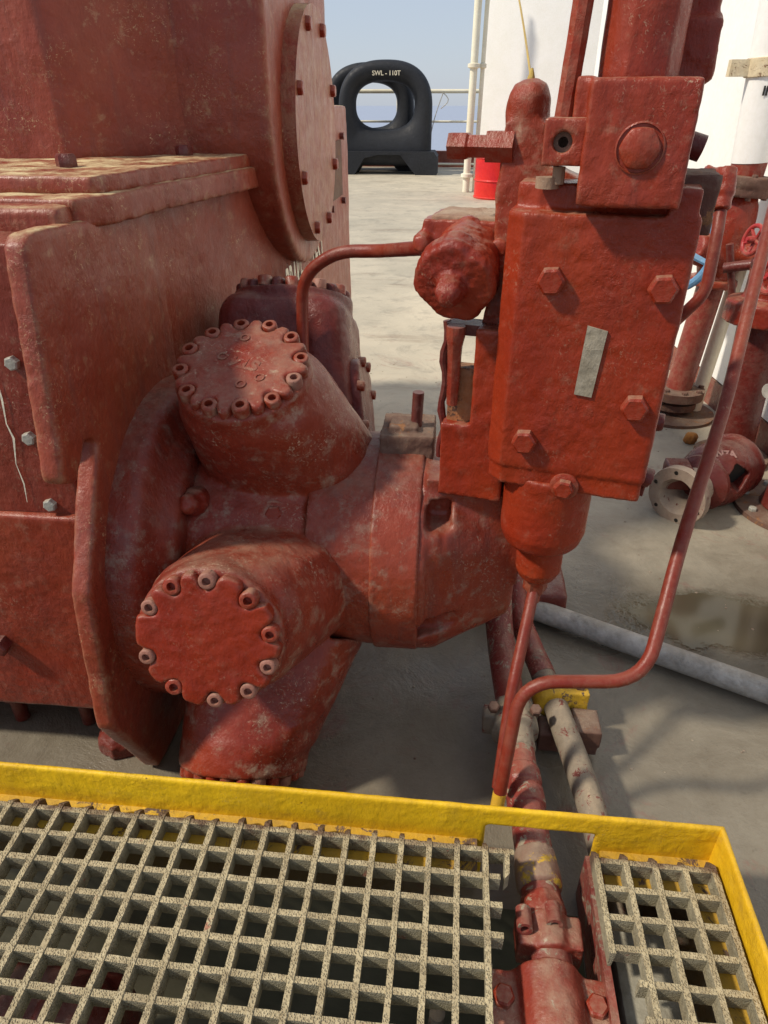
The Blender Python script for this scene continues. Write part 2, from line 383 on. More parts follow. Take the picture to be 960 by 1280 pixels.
def bolt(me, p, d, parent, spin=0, s=1.0, name='bolt'):
    return link_mesh(name, me, parent, M=orient(Vector(p), d, spin) @ Matrix.Scale(s, 4))

# ================================================================ THE SETTING
def sheet(name, pts, mat, kind='structure', loc=(0, 0, 0)):
    b = bmesh.new(); b.faces.new([b.verts.new(Vector(p)) for p in pts]); 
    return plain(name, b, mat, kind=kind, loc=loc)
# deck with the well that the walkway grating covers
WX0, WX1, WY0, WY1 = -1.5, .235, -.6, .60
b = bmesh.new()
for x0, x1, y0, y1 in ((-9, WX0, -6, 15.2), (WX1, 9, -6, 15.2), (WX0, WX1, WY1, 15.2), (WX0, WX1, -6, WY0)):
    b.faces.new([b.verts.new((x, y, 0)) for x, y in ((x0, y0), (x1, y0), (x1, y1), (x0, y1))])
bmesh.ops.remove_doubles(b, verts=b.verts[:], dist=1e-4)
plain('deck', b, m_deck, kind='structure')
b = bmesh.new()
z = -.42
for q in (((WX0, WY0, z), (WX1, WY0, z), (WX1, WY1, z), (WX0, WY1, z)), ((WX0, WY1, z), (WX1, WY1, z), (WX1, WY1, 0), (WX0, WY1, 0)),
          ((WX1, WY0, z), (WX1, WY1, z), (WX1, WY1, 0), (WX1, WY0, 0)), ((WX0, WY0, z), (WX0, WY1, z), (WX0, WY1, 0), (WX0, WY0, 0)), ((WX0, WY0, z), (WX1, WY0, z), (WX1, WY0, 0), (WX0, WY0, 0))):
    b.faces.new([b.verts.new(p) for p in q])
bmesh.ops.remove_doubles(b, verts=b.verts[:], dist=1e-4)
plain('pipe_well', b, m_tray, kind='structure')
b = bmesh.new(); bmesh.ops.create_grid(b, x_segments=1, y_segments=1, size=6000)
plain('sea', b, m_sea, kind='structure', loc=(0, 0, 0)).location = (0, 0, -11)
# skirting upstand at the deck edge
b = bmesh.new(); box(b, -9, 9, 15.0, 15.2, 0, .28); plain('deck_edge_upstand', b, m_skirt, kind='structure', bevel=.01)

# ================================================================ WINCH HOUSING
XW = -.5
H = thing('winch_housing', 'huge red oxide painted winch gearbox housing filling the left side', 'winch housing', (-.8, 1.2, 0))
# side plate with cranked front edge
P = lambda px, py: at(px, py, X=XW)
pl = [P(60, 285), P(40, 292), P(32, 308), P(46, 395), P(80, 606), P(98, 606), P(108, 552), P(123, 546), P(118, 640), P(112, 745), P(142, 910), P(200, 958)]
pl += [Vector((XW, .86, .0)), Vector((XW, 1.25, .0)), Vector((XW, 1.25, .928)), Vector((XW, .93, .930))]
b = bmesh.new(); prism(b, pl, (-.031, 0, 0))
cast('side_plate', b, m_house, H, .006, 2, .0018, 14)
# gearbox lower wall behind the plate, and text wall with chamfered start
b = bmesh.new()
plan = [(-1.6, .9), (-.515, .9), (-.512, 1.1), (-.39, 1.75), (-.39, 2.6), (-1.6, 2.6)]
prism(b, [Vector((x, y, .12)) for x, y in plan], (0, 0, .83))
box(b, -1.2, -.391, 2.0, 2.598, .02, 1.02)
prism(b, [Vector((x, y, .92)) for x, y in ((-1.2, 1.9), (-.392, 1.9), (-.392, 2.35), (-.392, 2.59), (-1.2, 2.59))], (0, 0, .14))
cast('gearbox_wall', b, m_house, H, .011, 2, .002, 9)
# two stepped flanges, the lower proud of the upper
b = bmesh.new()
prism(b, [Vector((x, y, .917)) for x, y in ((-1.6, .935), (-.507, .935), (-.484, 1.0), (-.470, 1.15), (-.39, 1.62), (-1.6, 1.62))], (0, 0, .04)); cast('lower_flange', b, m_house, H, .006, 3, .002, 22)
b = bmesh.new()
prism(b, [Vector((x, y, .95)) for x, y in ((-1.6, .992), (-.508, .992), (-.492, 1.05), (-.478, 1.15), (-.40, 1.62), (-1.6, 1.70))], (0, 0, .029)); cast('upper_flange', b, m_house, H, .006, 3, .002, 22)
# upper gearbox
b = bmesh.new()
prism(b, [Vector((x, y, .965)) for x, y in ((-1.6, 1.32), (-.71, 1.32), (-.485, 1.53), (-.485, 2.2), (-1.6, 2.2))], (0, 0, .55)); cast('upper_gearbox', b, m_house, H, .011, 5, .003, 7)
for px, py, z in ((84, 208, .979), (214, 178, .979), (53, 236, .957)):
    p = at(px, py, Z=z); bolt(me_hold, (p.x if px < 200 else -.53, p.y if px < 200 else 1.42, z), (0, 0, 1), H, .3, .9)
# bearing housing: thick D-shaped plate
def dprof(yc, zc, r, ztop, n=24, y0=None):
    pts = [(yc+r, ztop)] if ztop else []
    pts += [(yc+r*math.cos(-PI*i/n), zc+r*math.sin(-PI*i/n)) for i in range(n+1)]
    if ztop: pts.append((yc-r, ztop))
    return pts
b = bmesh.new(); prism(b, [Vector((-.56, y, z)) for y, z in dprof(1.80, 1.045, .325, 1.45)], (.19, 0, 0))
cast('bearing_housing', b, m_house, H, .008, 2, .0015, 12)
b = bmesh.new(); prism(b, [Vector((-.372, 1.80+.24*math.cos(2*PI*i/56), 1.01+.24*math.sin(2*PI*i/56))) for i in range(56)], (.032, 0, 0))
cov = plain('round_cover', b, m_house, H, bevel=.002)
for i in range(8):
    a = 2*PI*(i+.5)/8; bolt(me_hex, (-.34, 1.80+.215*math.cos(a), 1.01+.215*math.sin(a)), (1, 0, 0), H, .2, 1.1)
# lettering on the wall
def text(name, s, size, M, mat, parent, ext=.0006, extra=1.0):
    cu = bpy.data.curves.new(name, 'FONT'); cu.body = s; cu.size = size; cu.extrude = ext; cu.offset = .0012 if size > .02 else 0
    o = bpy.data.objects.new('tmp', cu); col.objects.link(o)
    dg = bpy.context.evaluated_depsgraph_get(); me = bpy.data.meshes.new_from_object(o.evaluated_get(dg)); bpy.data.objects.remove(o)
    me.materials.clear(); me.materials.append(mat); me.transform(M); me.name = name
    return link_mesh(name, me, parent)
RX = Matrix(((0, 0, 1, 0), (1, 0, 0, 0), (0, 1, 0, 0), (0, 0, 0, 1)))     # text reading along +Y on a +X face
text('lettering', 'TEST', .135, Matrix.Translation((-.3865, 1.87, .66)) @ RX @ Matrix.Diagonal((.6, 1, 1, 1)), m_letter, H)
text('lettering', 'BRAKE', .125, Matrix.Translation((-.3875, 1.575, .655)) @ RX @ Matrix.Diagonal((.5, 1, 1, 1)), m_letter, H)
# nameplate
a0 = at(413, 188, X=-.388); a1 = at(427, 243, X=-.388)
b = bmesh.new(); box(b, -.392, -.384, a0.y, a1.y, a1.z, a0.z+.02); plain('nameplate', b, m_rustfl, H, bevel=.001)
for (yy, zz) in ((a0.y-.02, a1.z-.02), (a0.y-.02, a0.z+.03), (a1.y+.02, a1.z-.02), (a1.y+.02, a0.z+.03)): b = bmesh.new(); cyl(b, (-.395, yy, zz), (-.378, yy, zz), .01, n=8); plain('screw', b, m_dark, H)
# front panels at the far left
b = bmesh.new(); box(b, -1.2, -.535, .822, 1.0, .532, .92); cast('front_panel', b, m_panel, H, .006, 2, .0012, 25)
b = bmesh.new(); box(b, -1.2, -.533, .812, 1.3, .125, .535); cast('lower_box', b, m_lower, H, .007, 3, .0015, 12)
for px, py in ((17, 453), (38, 547), (64, 630)):
    p = at(px, py, Y=.821); bolt(me_zinc, p, (0, -1, 0), H, .3, 1.05)
b = bmesh.new(); pts = [at(px, py, Y=.8195) for px, py in ((-6, 470), (2, 498), (8, 530), (17, 548), (20, 580), (30, 605), (34, 628))]
vs = []
for i, p in enumerate(pts):
    w_ = (.0006, .0016, .0008, .0018, .0005, .0011, .0003)[i]; vs.append((b.verts.new(p-Vector((w_, 0, 0))), b.verts.new(p+Vector((w_, 0, 0)))))
for a, c in zip(vs, vs[1:]): b.faces.new((a[0], a[1], c[1], c[0]))
plain('paint_scratch', b, m_letter, H)
p = at(3, 803, Y=.811); bolt(me_hold, p, (0, -1, 0), H, 0, 1.0)
b = bmesh.new()
box(b, -.60, .30, 1.30, 1.46, .0, .075); box(b, -1.3, -.55, .98, 1.3, .0, .16)
cast('base_frame', b, m_dark, H, .009, 1, .001, 20)
for px, py in ((12, 900), (98, 905)):
    p = at(px, py+22, Z=0); b = bmesh.new(); cyl(b, (p.x, p.y+.05, .004), (p.x, p.y+.05, .16), .014, n=12); lathe(b, (p.x, p.y+.05, .06), (0, 0, 1), [(0, .021), (.05, .021)], 6)
    plain('holding_stud', b, m_dark, H)
b = bmesh.new(); p = at(140, 935, Z=.03); lathe(b, (p.x, p.y+.04, .0), (0, 0, 1), [(0, .045), (.03, .045), (.045, .028), (.10, .024)], 8)
cast('foot_clamp', b, m_dark, H, .004, 2, .002, 50)

# ================================================================ HYDRAULIC MOTOR
QY, QZ = 1.06, .355
MO = thing('hydraulic_motor', 'red radial piston hydraulic motor with bolted round covers above the yellow kerb', 'hydraulic motor', (-.3, QY, 0))
b = bmesh.new()
lathe(b, (-.515, QY, QZ), (1, 0, 0), [(0, .30), (.05, .30), (.062, .293), (.075, .262), (.10, .235)], 64)
cast('mounting_flange', b, m_case, MO, .006, 2, .0012, 18)
# star-shaped body and its cylinder towers
towers = [  # cover centre (X, Y, Z), elevation of its normal, cover radius
    ('A', at(262, 798, D=.955), 14, .104),
    ('B', at(303, 462, D=1.03), 66, .102),
    ('C', at(305, 955, D=1.235), -52, .112),
    ('D', at(368, 372, D=1.33), 116, .112),
]
def nrm(e): e = math.radians(e); return Vector((0, -math.cos(e), math.sin(e)))
b = bmesh.new()
lathe(b, (-.47, QY, QZ), (1, 0, 0), [(0, .17), (.05, .2), (.24, .2), (.275, .17)], 48)
def sbox(b, M, x0, x1, y0, y1, z0, z1, ex=3.6, sh=0, n=48):
    # rounded block; sh leans it sideways with depth
    cx, cy, hx, hy = (x0+x1)/2, (y0+y1)/2, (x1-x0)/2, (y1-y0)/2; rings = []
    for z_, s_ in ((z0, 1), (z1-.035, 1), (z1-.018, .96), (z1-.006, .88), (z1, .76)):
        ring = []
        for i in range(n):
            a = 2*PI*i/n; ca, sa = math.cos(a), math.sin(a); q = (abs(ca)**ex+abs(sa)**ex)**(-1/ex)*s_
            ring.append(b.verts.new(M @ Vector((cx+hx*q*ca+sh*(z1-z_)*(1+max(-1, min(1, q*ca/max(s_, .1))))*.5, cy+hy*q*sa, z_))))
        rings.append(ring)
    for A_, B_ in zip(rings, rings[1:]):
        for i in range(n): b.faces.new((A_[i], A_[(i+1) % n], B_[(i+1) % n], B_[i]))
    b.faces.new(rings[0][::-1]); b.faces.new(rings[-1])
T = {}
for k, c, e, r in towers:
    n_ = nrm(e); tdir = Vector((0, -n_.z, n_.y)); T[k] = (c, n_, r)
    L = .24 if k in 'AC' else .26
    M = Matrix.Translation(c) @ Matrix((Vector((1, 0, 0)), n_.cross(Vector((1, 0, 0))), n_)).transposed().to_4x4()
    b2 = bmesh.new() if k == 'D' else b
    lathe(b2, c-n_*.06, n_, [(0, r*1.0), (.035, r*1.03), (.058, r*1.03), (.06, r*1.0)], 48)
    if k == 'A':
        sbox(b, M, -.108, .108, -.106, .104, -L, -.012, 2.5, .36); sbox(b, M, -.05, .112, -.09, .09, -L, -.060, 5, .34)
    elif k == 'B':
        sbox(b, M, -.106, .108, -.106, .104, -.20, -.010, 2.5, .46); sbox(b, M, -.05, .108, -.095, .10, -.205, -.050, 5, .42)
    elif k == 'C':
        sbox(b, M, -.11, .112, -.112, .11, -L, -.012, 2.5, .40); sbox(b, M, -.05, .108, -.10, .10, -L, -.045, 5, .40)
    else:
        sbox(b2, M, -.12, .115, -.125, .125, -L-.08, -.012, 7, .14)
        cast('rear_cylinder', b2, m_dark, MO, .005, 4, .0018, 25)
sbox(b, Matrix.Identity(4), -.385, -.205, .955, 1.08, .34, .66, 5)      # web between the two forward towers
box(b, -.42, -.25, .82, 1.0, .15, .33)
cast('body', b, m_motor, MO, .005, 7, .0016, 22)
# side joint flanges facing right, one for each tower
def sideflange(k, u0, u1, w0, w1, off, th=.02):
    c, n_, r = T[k]; v_ = n_.cross(Vector((1, 0, 0))); sh = .14 if k == 'D' else .34
    pts = []
    cu, cw, hu, hw = (u0+u1)/2, (w0+w1)/2, (u1-u0)/2, (w1-w0)/2
    for i in range(40):
        a = 2*PI*i/40; ca, sa = math.cos(a), math.sin(a)
        q = 1/((abs(ca)**5+abs(sa)**5)**(1/5))
        pts.append(Vector((c.x+off-sh*(cw+hw*q*sa), c.y, c.z)) + v_*(cu+hu*q*ca) + n_*(cw+hw*q*sa))
    b = bmesh.new(); prism(b, pts, (th, 0, 0))
    cast('side_flange', b, m_dark if k == 'D' else m_motor, MO, .004, 3, .0012, 30)
    for i in range(5 if k == 'D' else 0):
        a = 2*PI*(i+.5)/8; ca, sa = math.cos(a), math.sin(a); q = .97/((abs(ca)**3+abs(sa)**3)**(1/3))
        bolt(me_sock, Vector((c.x+off+th-.003-sh*(cw+hw*q*sa), c.y, c.z)) + v_*(cu+hu*q*ca) + n_*(cw+hw*q*sa), (1, 0, 0), MO, 0, .8)
sideflange('D', -.10, .10, -.30, -.12, .104, .022)
# round covers with scalloped rims and socket screws
def cover(k, mat, bme, angs, name='round_cover', th=.014, rot=0):
    c, n_, r = T[k]
    d, u, v = axes(n_)
    def rf(a):
        s = 0
        for g in angs:
            dd = abs((a-math.radians(g)+PI) % (2*PI)-PI); s = max(s, math.exp(-(dd/.15)**4))
        return 1.0+.02*noise.noise((3*math.cos(a), 3*math.sin(a), r*50))-.235*s
    b = bmesh.new(); lathe(b, c-n_*.02, n_, [(0, r*1.0), (.02+th*.7, r*1.0), (.02+th, r*.96)], 120, rf=rf)
    o = cast(name, b, mat, MO, .003, 2, .0010, 45)
    for g in angs:
        a = math.radians(g)
        nn = (n_ + u*random.uniform(-.05, .05) + v*random.uniform(-.05, .05)).normalized()
        bolt(me_sockW if (k == 'A' and random.random() < .45) or random.random() < .12 else bme, c + n_*random.uniform(-.001, .0045) + (u*math.cos(a)+v*math.sin(a))*(r*.885), nn, MO, a*3, random.uniform(.93, 1.07))
    return d, u, v
# screw angles are read in the cover's own plane, u to the left of the picture
def conv(l): return [180-g if False else g for g in l]
dA = cover('A', m_bright, me_sockA, [180-x if False else x for x in (128, 94, 55, 18, -30, -61, -93, -132, -168, 160)])
dB = cover('B', m_motor, me_sock, [i*30+12 for i in range(12)])
dC = cover('C', m_red, me_sock, [i*30 for i in range(12)])
dD = cover('D', m_dark, me_sock, [i*30+10 for i in range(12)])
# cast figures on the upper cover
c, n_, r = T['B']; d, u, v = dB
MT = Matrix((u, v, n_)).transposed().to_4x4()
text('cast_mark', 'ST4', .03, Matrix.Translation(c+n_*.0135) @ MT @ Matrix.Rotation(-.25, 4, 'Z') @ Matrix.Translation((-.03, -.01, 0)), m_motor, MO, .0012)
for (x, y) in ((-.035, .03), (.03, -.012), (-.01, .045), (.005, -.055)):
    b = bmesh.new(); q = c+n_*.0125+u*x+v*y; hollow(b, q, n_, [(0, .005), (.003, .005), (.003, .008), (0, .008)], 14); plain('cast_ring', b, m_motor, MO)
# plugs on the web
def on_body(px, py, D): return at(px, py, D=D)
p = at(343, 642, Y=.925); b = bmesh.new(); cyl(b, p-Vector((0, -.08, .03)), p, .022, n=20); plain('plug_boss', b, m_motor, MO, lump=.001)
bolt(me_hex, p, (0, -.93, .35), MO, .2, 1.05, 'plug')
p = at(240, 628, Y=.915); b = bmesh.new(); lathe(b, p+Vector((0, .05, -.02)), (0, -.9, .35), [(0, .024), (.05, .024), (.062, .018), (.075, .016), (.082, .008)], 16)
cast('drain_plug', b, m_red, MO, .003, 2, .0015, 70)
# shaft casing running right
b = bmesh.new()
lathe(b, (-.22, QY, QZ+.015), (1, 0, 0), [(0, .195), (.19, .197), (.196, .192)], 64)
sq = lambda a: (abs(math.cos(a+PI/4))**3.4+abs(math.sin(a+PI/4))**3.4)**(-1/3.4)*.93
lathe(b, (-.05, QY, QZ+.015), (1, 0, 0), [(0, .186), (.04, .184), (.11, .148), (.17, .118), (.178, .10)], 64, rf=lambda a: sq(a+PI/4))
box(b, -.03, .13, .95, 1.10, .36, .555)
cut = bmesh.new()
q0 = at(560, 672, D=1.12)
box(cut, -.028, .012, .70, .965, .482, .520); box(cut, .0, .065, .70, .925, .484, .515)
prism(cut, [Vector(q) for q in ((.0, .75, .480), (.0, .75, .522), (.0, .95, .522), (.0, .95, .480))], (.01, 0, 0))
lathe(cut, (.005, .84, .50), (1, .12, -.05), [(0, .075), (.05, .065), (.10, .04)], 24)
prism(cut, [Vector(q) for q in ((-.045, .70, .278), (.085, .70, .306), (.085, .70, .335), (-.045, .70, .318))], (0, .215, 0))
cast('shaft_casing', b, m_case, MO, .005, 3, .0012, 25, cut=cut)
b = bmesh.new(); lathe(b, (-.115, QY, QZ+.015), (1, 0, 0), [(0, .1962), (.002, .2015), (.078, .2015), (.080, .1962)], 72)
cast('casing_collar', b, m_case, MO, .0035, 1, .0009, 30)
p = at(533, 674, Y=.945); bolt(me_small, p, (.5, -1, .1), MO, 0, .9)
# small block with stud on top of the casing
b = bmesh.new(); z0 = QZ+.015+.193
box(b, -.112, -.022, QY-.045, QY+.055, z0-.01, z0+.034); box(b, -.098, -.05, QY-.03, QY+.02, z0+.03, z0+.045)
cast('stud_block', b, m_rustfl, MO, .003, 2, .0015, 60)
b = bmesh.new(); cyl(b, (-.055, QY, z0+.02), (-.052, QY, z0+.095), .0095, n=12); plain('stud', b, m_dark, MO, lump=.0008, bevel=.003)

# ================================================================ CONTROL VALVE BLOCK (yawed 12 degrees)
BF = Matrix.Translation((.076, .885, 0)) @ Matrix.Rotation(math.radians(-12), 4, 'Z')
V = thing('valve_block', 'tall bright red hydraulic valve block with four hex bolts and bare metal plate', 'valve block', (.076, .885, .5), math.radians(-12))
def bw(x, y, z): return BF @ Vector((x, y, z))
dF = BF.to_3x3() @ Vector((0, -1, 0))
b = bmesh.new()
prism(b, [bw(*q) for q in ((-.022, .02, .62), (.0, 0, .62), (.197, 0, .62), (.197, .1, .62), (-.022, .1, .62))], (0, 0, .335))
prism(b, [bw(*q) for q in ((-.018, .02, .59), (.002, .003, .588), (.195, .003, .588), (.195, .1, .59), (-.018, .1, .59))], (0, 0, .04))
prism(b, [bw(*q) for q in ((-.014, .03, .95), (.012, .02, .95), (.192, .02, .95), (.192, .1, .95), (-.014, .1, .95))], (0, 0, .035))
box(b, .16, .192, .0, .09, .95, .985, BF)
cast('main_block', b, m_bright, V, .0035, 2, .0009, 40)
for x, z in ((.041, .879), (.170, .878), (.165, .729), (.031, .663)): bolt(me_hexM, bw(x, -.001, z), dF, V, .3, 1.28)
bolt(me_hexM, bw(.093, -.004, .60), dF, V, .1, 1.05)
b = bmesh.new(); lathe(b, bw(.093, .01, .60), dF, [(0, .02), (.012, .02), (.014, .017)], 24); plain('washer', b, m_bright, V)
b = bmesh.new(); prism(b, [bw(*q) for q in ((.0875, -.003, .738), (.110, -.003, .736), (.1165, -.003, .823), (.0915, -.003, .828))], dF*-.01); plain('metal_plate', b, m_plate, V, bevel=.001, label='bare grey scratched metal plate')
b = bmesh.new(); cyl(b, bw(.19, .03, .70), bw(.207, .03, .70), .012, n=14); cyl(b, bw(.19, .03, .62), bw(.208, .03, .615), .014, n=14); box(b, .19, .202, .03, .07, .585, .60, BF)
cast('side_plugs', b, m_dark, V, .003, 1, .001, 70)
# cap under the block, stepping down to a nut
b = bmesh.new(); lathe(b, bw(.068, .062, .60), (0, 0, -1), [(0, .066), (.105, .066), (.125, .060), (.134, .05)], 48)
cast('bottom_cap', b, m_bright, V, .0035, 2, .0008, 40)
b = bmesh.new(); lathe(b, bw(.070, .062, .475), (0, 0, -1), [(0, .0375), (.060, .0365), (.075, .030), (.082, .022)], 36)
cast('end_cap', b, m_bright, V, .0025, 2, .0006, 60)
b = bmesh.new(); lathe(b, bw(.070, .062, .405), (0, 0, -1), [(0, .020), (.035, .020), (.04, .016)], 6); lathe(b, bw(.070, .062, .37), (0, 0, -1), [(0, .012), (.025, .011)], 16)
plain('tube_nut', b, m_red, V, bevel=.001)
# top block
b = bmesh.new(); box(b, .058, .168, -.03, .085, .966, 1.088, BF); box(b, .042, .06, -.01, .06, 1.045, 1.09, BF)
cast('top_block', b, m_red, V, .003, 9, .0010, 45)
b = bmesh.new(); lathe(b, bw(.117, -.027, 1.024), dF, [(0, .0255), (.0045, .025), (.0052, .0235), (.001, .0222), (.001, .0205)], 48); lathe(b, bw(.117, -.027, 1.024), dF, [(0, .0205), (.007, .0200), (.0085, .0185), (.0087, .002)], 48, rf=lambda a: .5+.5*.95/max(.87, math.cos(a % (PI/3)-PI/6))); plain('round_plug', b, m_red, V, lump=.0003, lscale=60, ang=50)
b = bmesh.new(); box(b, .015, .062, -.02, .06, 1.005, 1.052, BF)
cut = bmesh.new(); cyl(cut, bw(.036, -.05, 1.028), bw(.036, .03, 1.028), .0105, n=24)
cast('port_block', b, m_red, V, .0025, 2, .0005, 40, cut=cut)
b = bmesh.new(); hollow(b, bw(.036, -.012, 1.028), -dF, [(0, .0103), (.004, .0103), (.004, .0055), (0, .0055)], 20); cyl(b, bw(.036, .008, 1.028), bw(.036, .02, 1.028), .011, n=20); plain('port_plug', b, m_rustfl, V)
b = bmesh.new(); cyl(b, bw(.022, .008, .98), bw(.022, .008, .992), .014, n=14); cyl(b, bw(.034, .004, .985), bw(.034, .004, 1.003), .007, n=10); plain('tan_cap', b, m_brown, V, lump=.001, bevel=.002)
# bonnet cylinder with flats above
b = bmesh.new(); lathe(b, bw(.103, .035, 1.08), (0, 0, 1), [(0, .044), (.5, .044)], 6)
lathe(b, bw(.103, .035, 1.08), (0, 0, 1), [(0, .041), (.5, .041)], 32)
cast('bonnet', b, m_red, V, .004, 4, .0006, 30)
b = bmesh.new(); tube(b, path([bw(.032, .01, 1.05), bw(.036, .012, 1.12), bw(.048, .02, 1.42)], .03), .0115, 8); plain('lever', b, m_red, V, lump=.0006)
# side spool valve behind on the right
b = bmesh.new(); box(b, .13, .182, .08, .20, 1.085, 1.145, BF); box(b, .138, .176, .09, .18, 1.135, 1.20, BF); box(b, .14, .172, .08, .18, 1.0, 1.09, BF); cyl(b, bw(.15, .1, 1.17), bw(.15, .1, 1.215), .012); cyl(b, bw(.175, .1, 1.17), bw(.175, .1, 1.21), .009)
cast('spool_valve', b, m_red, V, .0045, 3, .002, 45)
b = bmesh.new(); box(b, .155, .212, .05, .15, .93, .995, BF)
cast('side_body', b, m_rustfl, V, .0035, 3, .0015, 50)
b = bmesh.new(); cyl(b, bw(.168, .07, 1.025), bw(.186, .07, 1.02), .014); plain('side_knob', b, m_dark, V, lump=.001)
# back plate with rounded top
b = bmesh.new()
prism(b, [bw(*q) for q in ((-.060, .075, .51), (.10, .075, .51), (.10, .075, .97), (.012, .075, 1.0), (.008, .075, 1.045), (-.043, .075, 1.045), (-.05, .075, .96), (-.045, .075, .86), (-.056, .075, .78))], BF.to_3x3() @ Vector((0, .06, 0)))
lathe(b, bw(-.020, .10, 1.03), (0, 0, 1), [(0, .027), (.04, .027), (.055, .02), (.06, .008)], 20)
cast('back_plate', b, m_motor, V, .0045, 3, .0022, 38)
# bracket with window
b = bmesh.new()
for q in ((-.098, .0, .04, .075, .535, .655), (-.055, .0, .04, .075, .65, .80)): box(b, *q, BF)
cast('bracket', b, m_bright, V, .0035, 1, .0012, 45)
b = bmesh.new(); box(b, -.093, -.05, .055, .08, .645, .738, BF); plain('bracket_recess', b, m_brorange, V)
# small cylinder pointing at the camera with knob, on its dusty mount
dC2 = (BF.to_3x3() @ Vector((-.05, -1, -.32))).normalized()
pc = bw(-.086, .025, .862)
b = bmesh.new(); lathe(b, pc-dC2*.09, dC2, [(0, .047), (.055, .048), (.062, .055), (.088, .056), (.096, .050), (.099, .02)], 40, rf=lambda a: 1+.03*math.sin(7*a)+.02*math.sin(4*a+1))
lathe(b, pc+dC2*.0, dC2, [(0, .022), (.03, .018), (.042, .010), (.045, .005)], 20)
cast('pilot_cylinder', b, m_red, V, .003, 3, .0022, 60)
b = bmesh.new(); box(b, -.148, -.03, .09, .20, .86, .93, BF); 
for x in (-.146, -.038): lathe(b, bw(x, .10, .90), dF, [(0, .016), (.03, .012)], 12)
cast('mount_block', b, m_red, V, .004, 3, .0022, 50)
b = bmesh.new(); box(b, -.138, -.035, .095, .195, .924, .934, BF); cast('dusty_top', b, m_brown, V, .003, 2, .001, 60)
# hex fitting sticking out left from the back plate
o = bw(-.03, .085, 1.018)
dl = (BF.to_3x3() @ Vector((-1, 0.05, .0))).normalized()
b = bmesh.new(); lathe(b, o, dl, [(0, .02), (.035, .02)], 6); lathe(b, o+dl*.03, dl, [(0, .0145), (.03, .0145)], 6); lathe(b, o+dl*.055, dl, [(0, .012), (.006, .017), (.03, .017)], 6)
plain('hex_fitting', b, m_red, V, bevel=.0008, lump=.0005)
# hanging stems under the pilot cylinder
b = bmesh.new(); tube(b, [bw(-.103+.003*math.sin(i*1.3), .07, .80-.215*i/14) for i in range(15)], .0058, 8, rf=lambda q: 1+.15*math.sin(q*31)); plain('drain_tube', b, m_dark, V)
b = bmesh.new(); tube(b, [bw(-.084, .045, .80-.115*i/8) for i in range(9)], .0095, 10, rf=lambda q: 1.25-.45*q if q > .2 else 1.4); plain('plunger', b, m_red, V, lump=.001)
b = bmesh.new(); box(b, -.10, -.05, .055, .09, .785, .80, BF); plain('bridge_bar', b, m_dark, V, bevel=.003)

# ================================================================ SMALL BORE TUBES
def tubething(name, label, pts, r, mat, fil=.04, cat='pipe', extra=None, n=14, group=None):
    t = thing(name, label, cat, tuple(pts[-1]), 0, group)
    b = bmesh.new(); tube(b, path(pts, fil, .012), r, n); plain('pipe_run', b, mat, t, lump=.0003, lscale=50)
    if extra: extra(t)
    return t
tp = [at(1030, 20, D=1.22), at(958, 296, D=1.14), at(907, 505, D=1.08), at(851, 680, D=1.03), at(806, 852, D=1.0), at(652, 852, D=1.03), at(620, 1014, D=1.075)]
tubething('bent_drain_pipe', 'long red tube bending twice before the grey deck, yellow paint at its foot', tp, .0102, m_gloss, .055,
          extra=lambda t: (lambda b: (tube(b, [tp[-1]+(tp[5]-tp[-1])*.02, tp[-1]+(tp[5]-tp[-1])*.15], .0106, 14), plain('yellow_paint_band', b, m_yellow_worn, t)))(bmesh.new()))
e = bw(.070, .062, .36)
tubething('straight_drain_pipe', 'short straight red tube dropping from the conical cap of the valve block', [e+Vector((0, 0, .02)), at(640, 862, D=1.10), at(622, 985, D=1.10)], .0098, m_gloss, .03)
tubething('arched_pilot_pipe', 'slim red tube arching from the pilot cylinder over the motor', [bw(-.13, .08, .895), at(470, 314, D=1.08), at(420, 314, D=1.10), at(378, 345, D=1.14), at(378, 400, D=1.18), at(379, 455, D=1.20)], .0104, m_gloss, .06)
def elb(t):
    b = bmesh.new(); p = at(905, 228, D=.97); q = at(878, 218, D=.97)
    lathe(b, q, p-q, [(0, .014), ((p-q).length+.01, .014)], 20); d_ = at(900, 268, D=.975)-p; lathe(b, p-d_.normalized()*.018, d_, [(0, .017), (.035, .017), (.04, .014), (d_.length+.012, .014)], 8)
    cast('elbow', b, m_red, t, .0025, 3, .0008, 60)
tubething('elbow_pipe', 'short red tube curving from an elbow fitting to the right side of the valve block', [at(903, 250, D=.975), at(895, 300, D=.98), at(882, 366, D=1.0), at(838, 408, D=1.04)], .0088, m_gloss, .018, extra=elb)
# yellow rope hanging to the back plate
t = thing('thin_rope', 'thin yellow rope hanging down to the rounded top of the back plate', 'rope', tuple(bw(-.02, .1, 1.09)))
top = bw(-.02, .10, 1.089); b = bmesh.new(); up = at(636, -60, D=1.2)
tube(b, [top.lerp(up, i/30)+Vector((.003*math.sin(PI*i/30), 0, 0)) for i in range(31)], .0014, 6); plain('rope_line', b, m_rope, t)
b = bmesh.new(); lathe(b, top-Vector((0, 0, .004)), (0, 0, 1), [(0, .004), (.006, .0048), (.012, .003), (.016, .0015)], 10); plain('knot', b, m_rope, t, lump=.001, lscale=200)

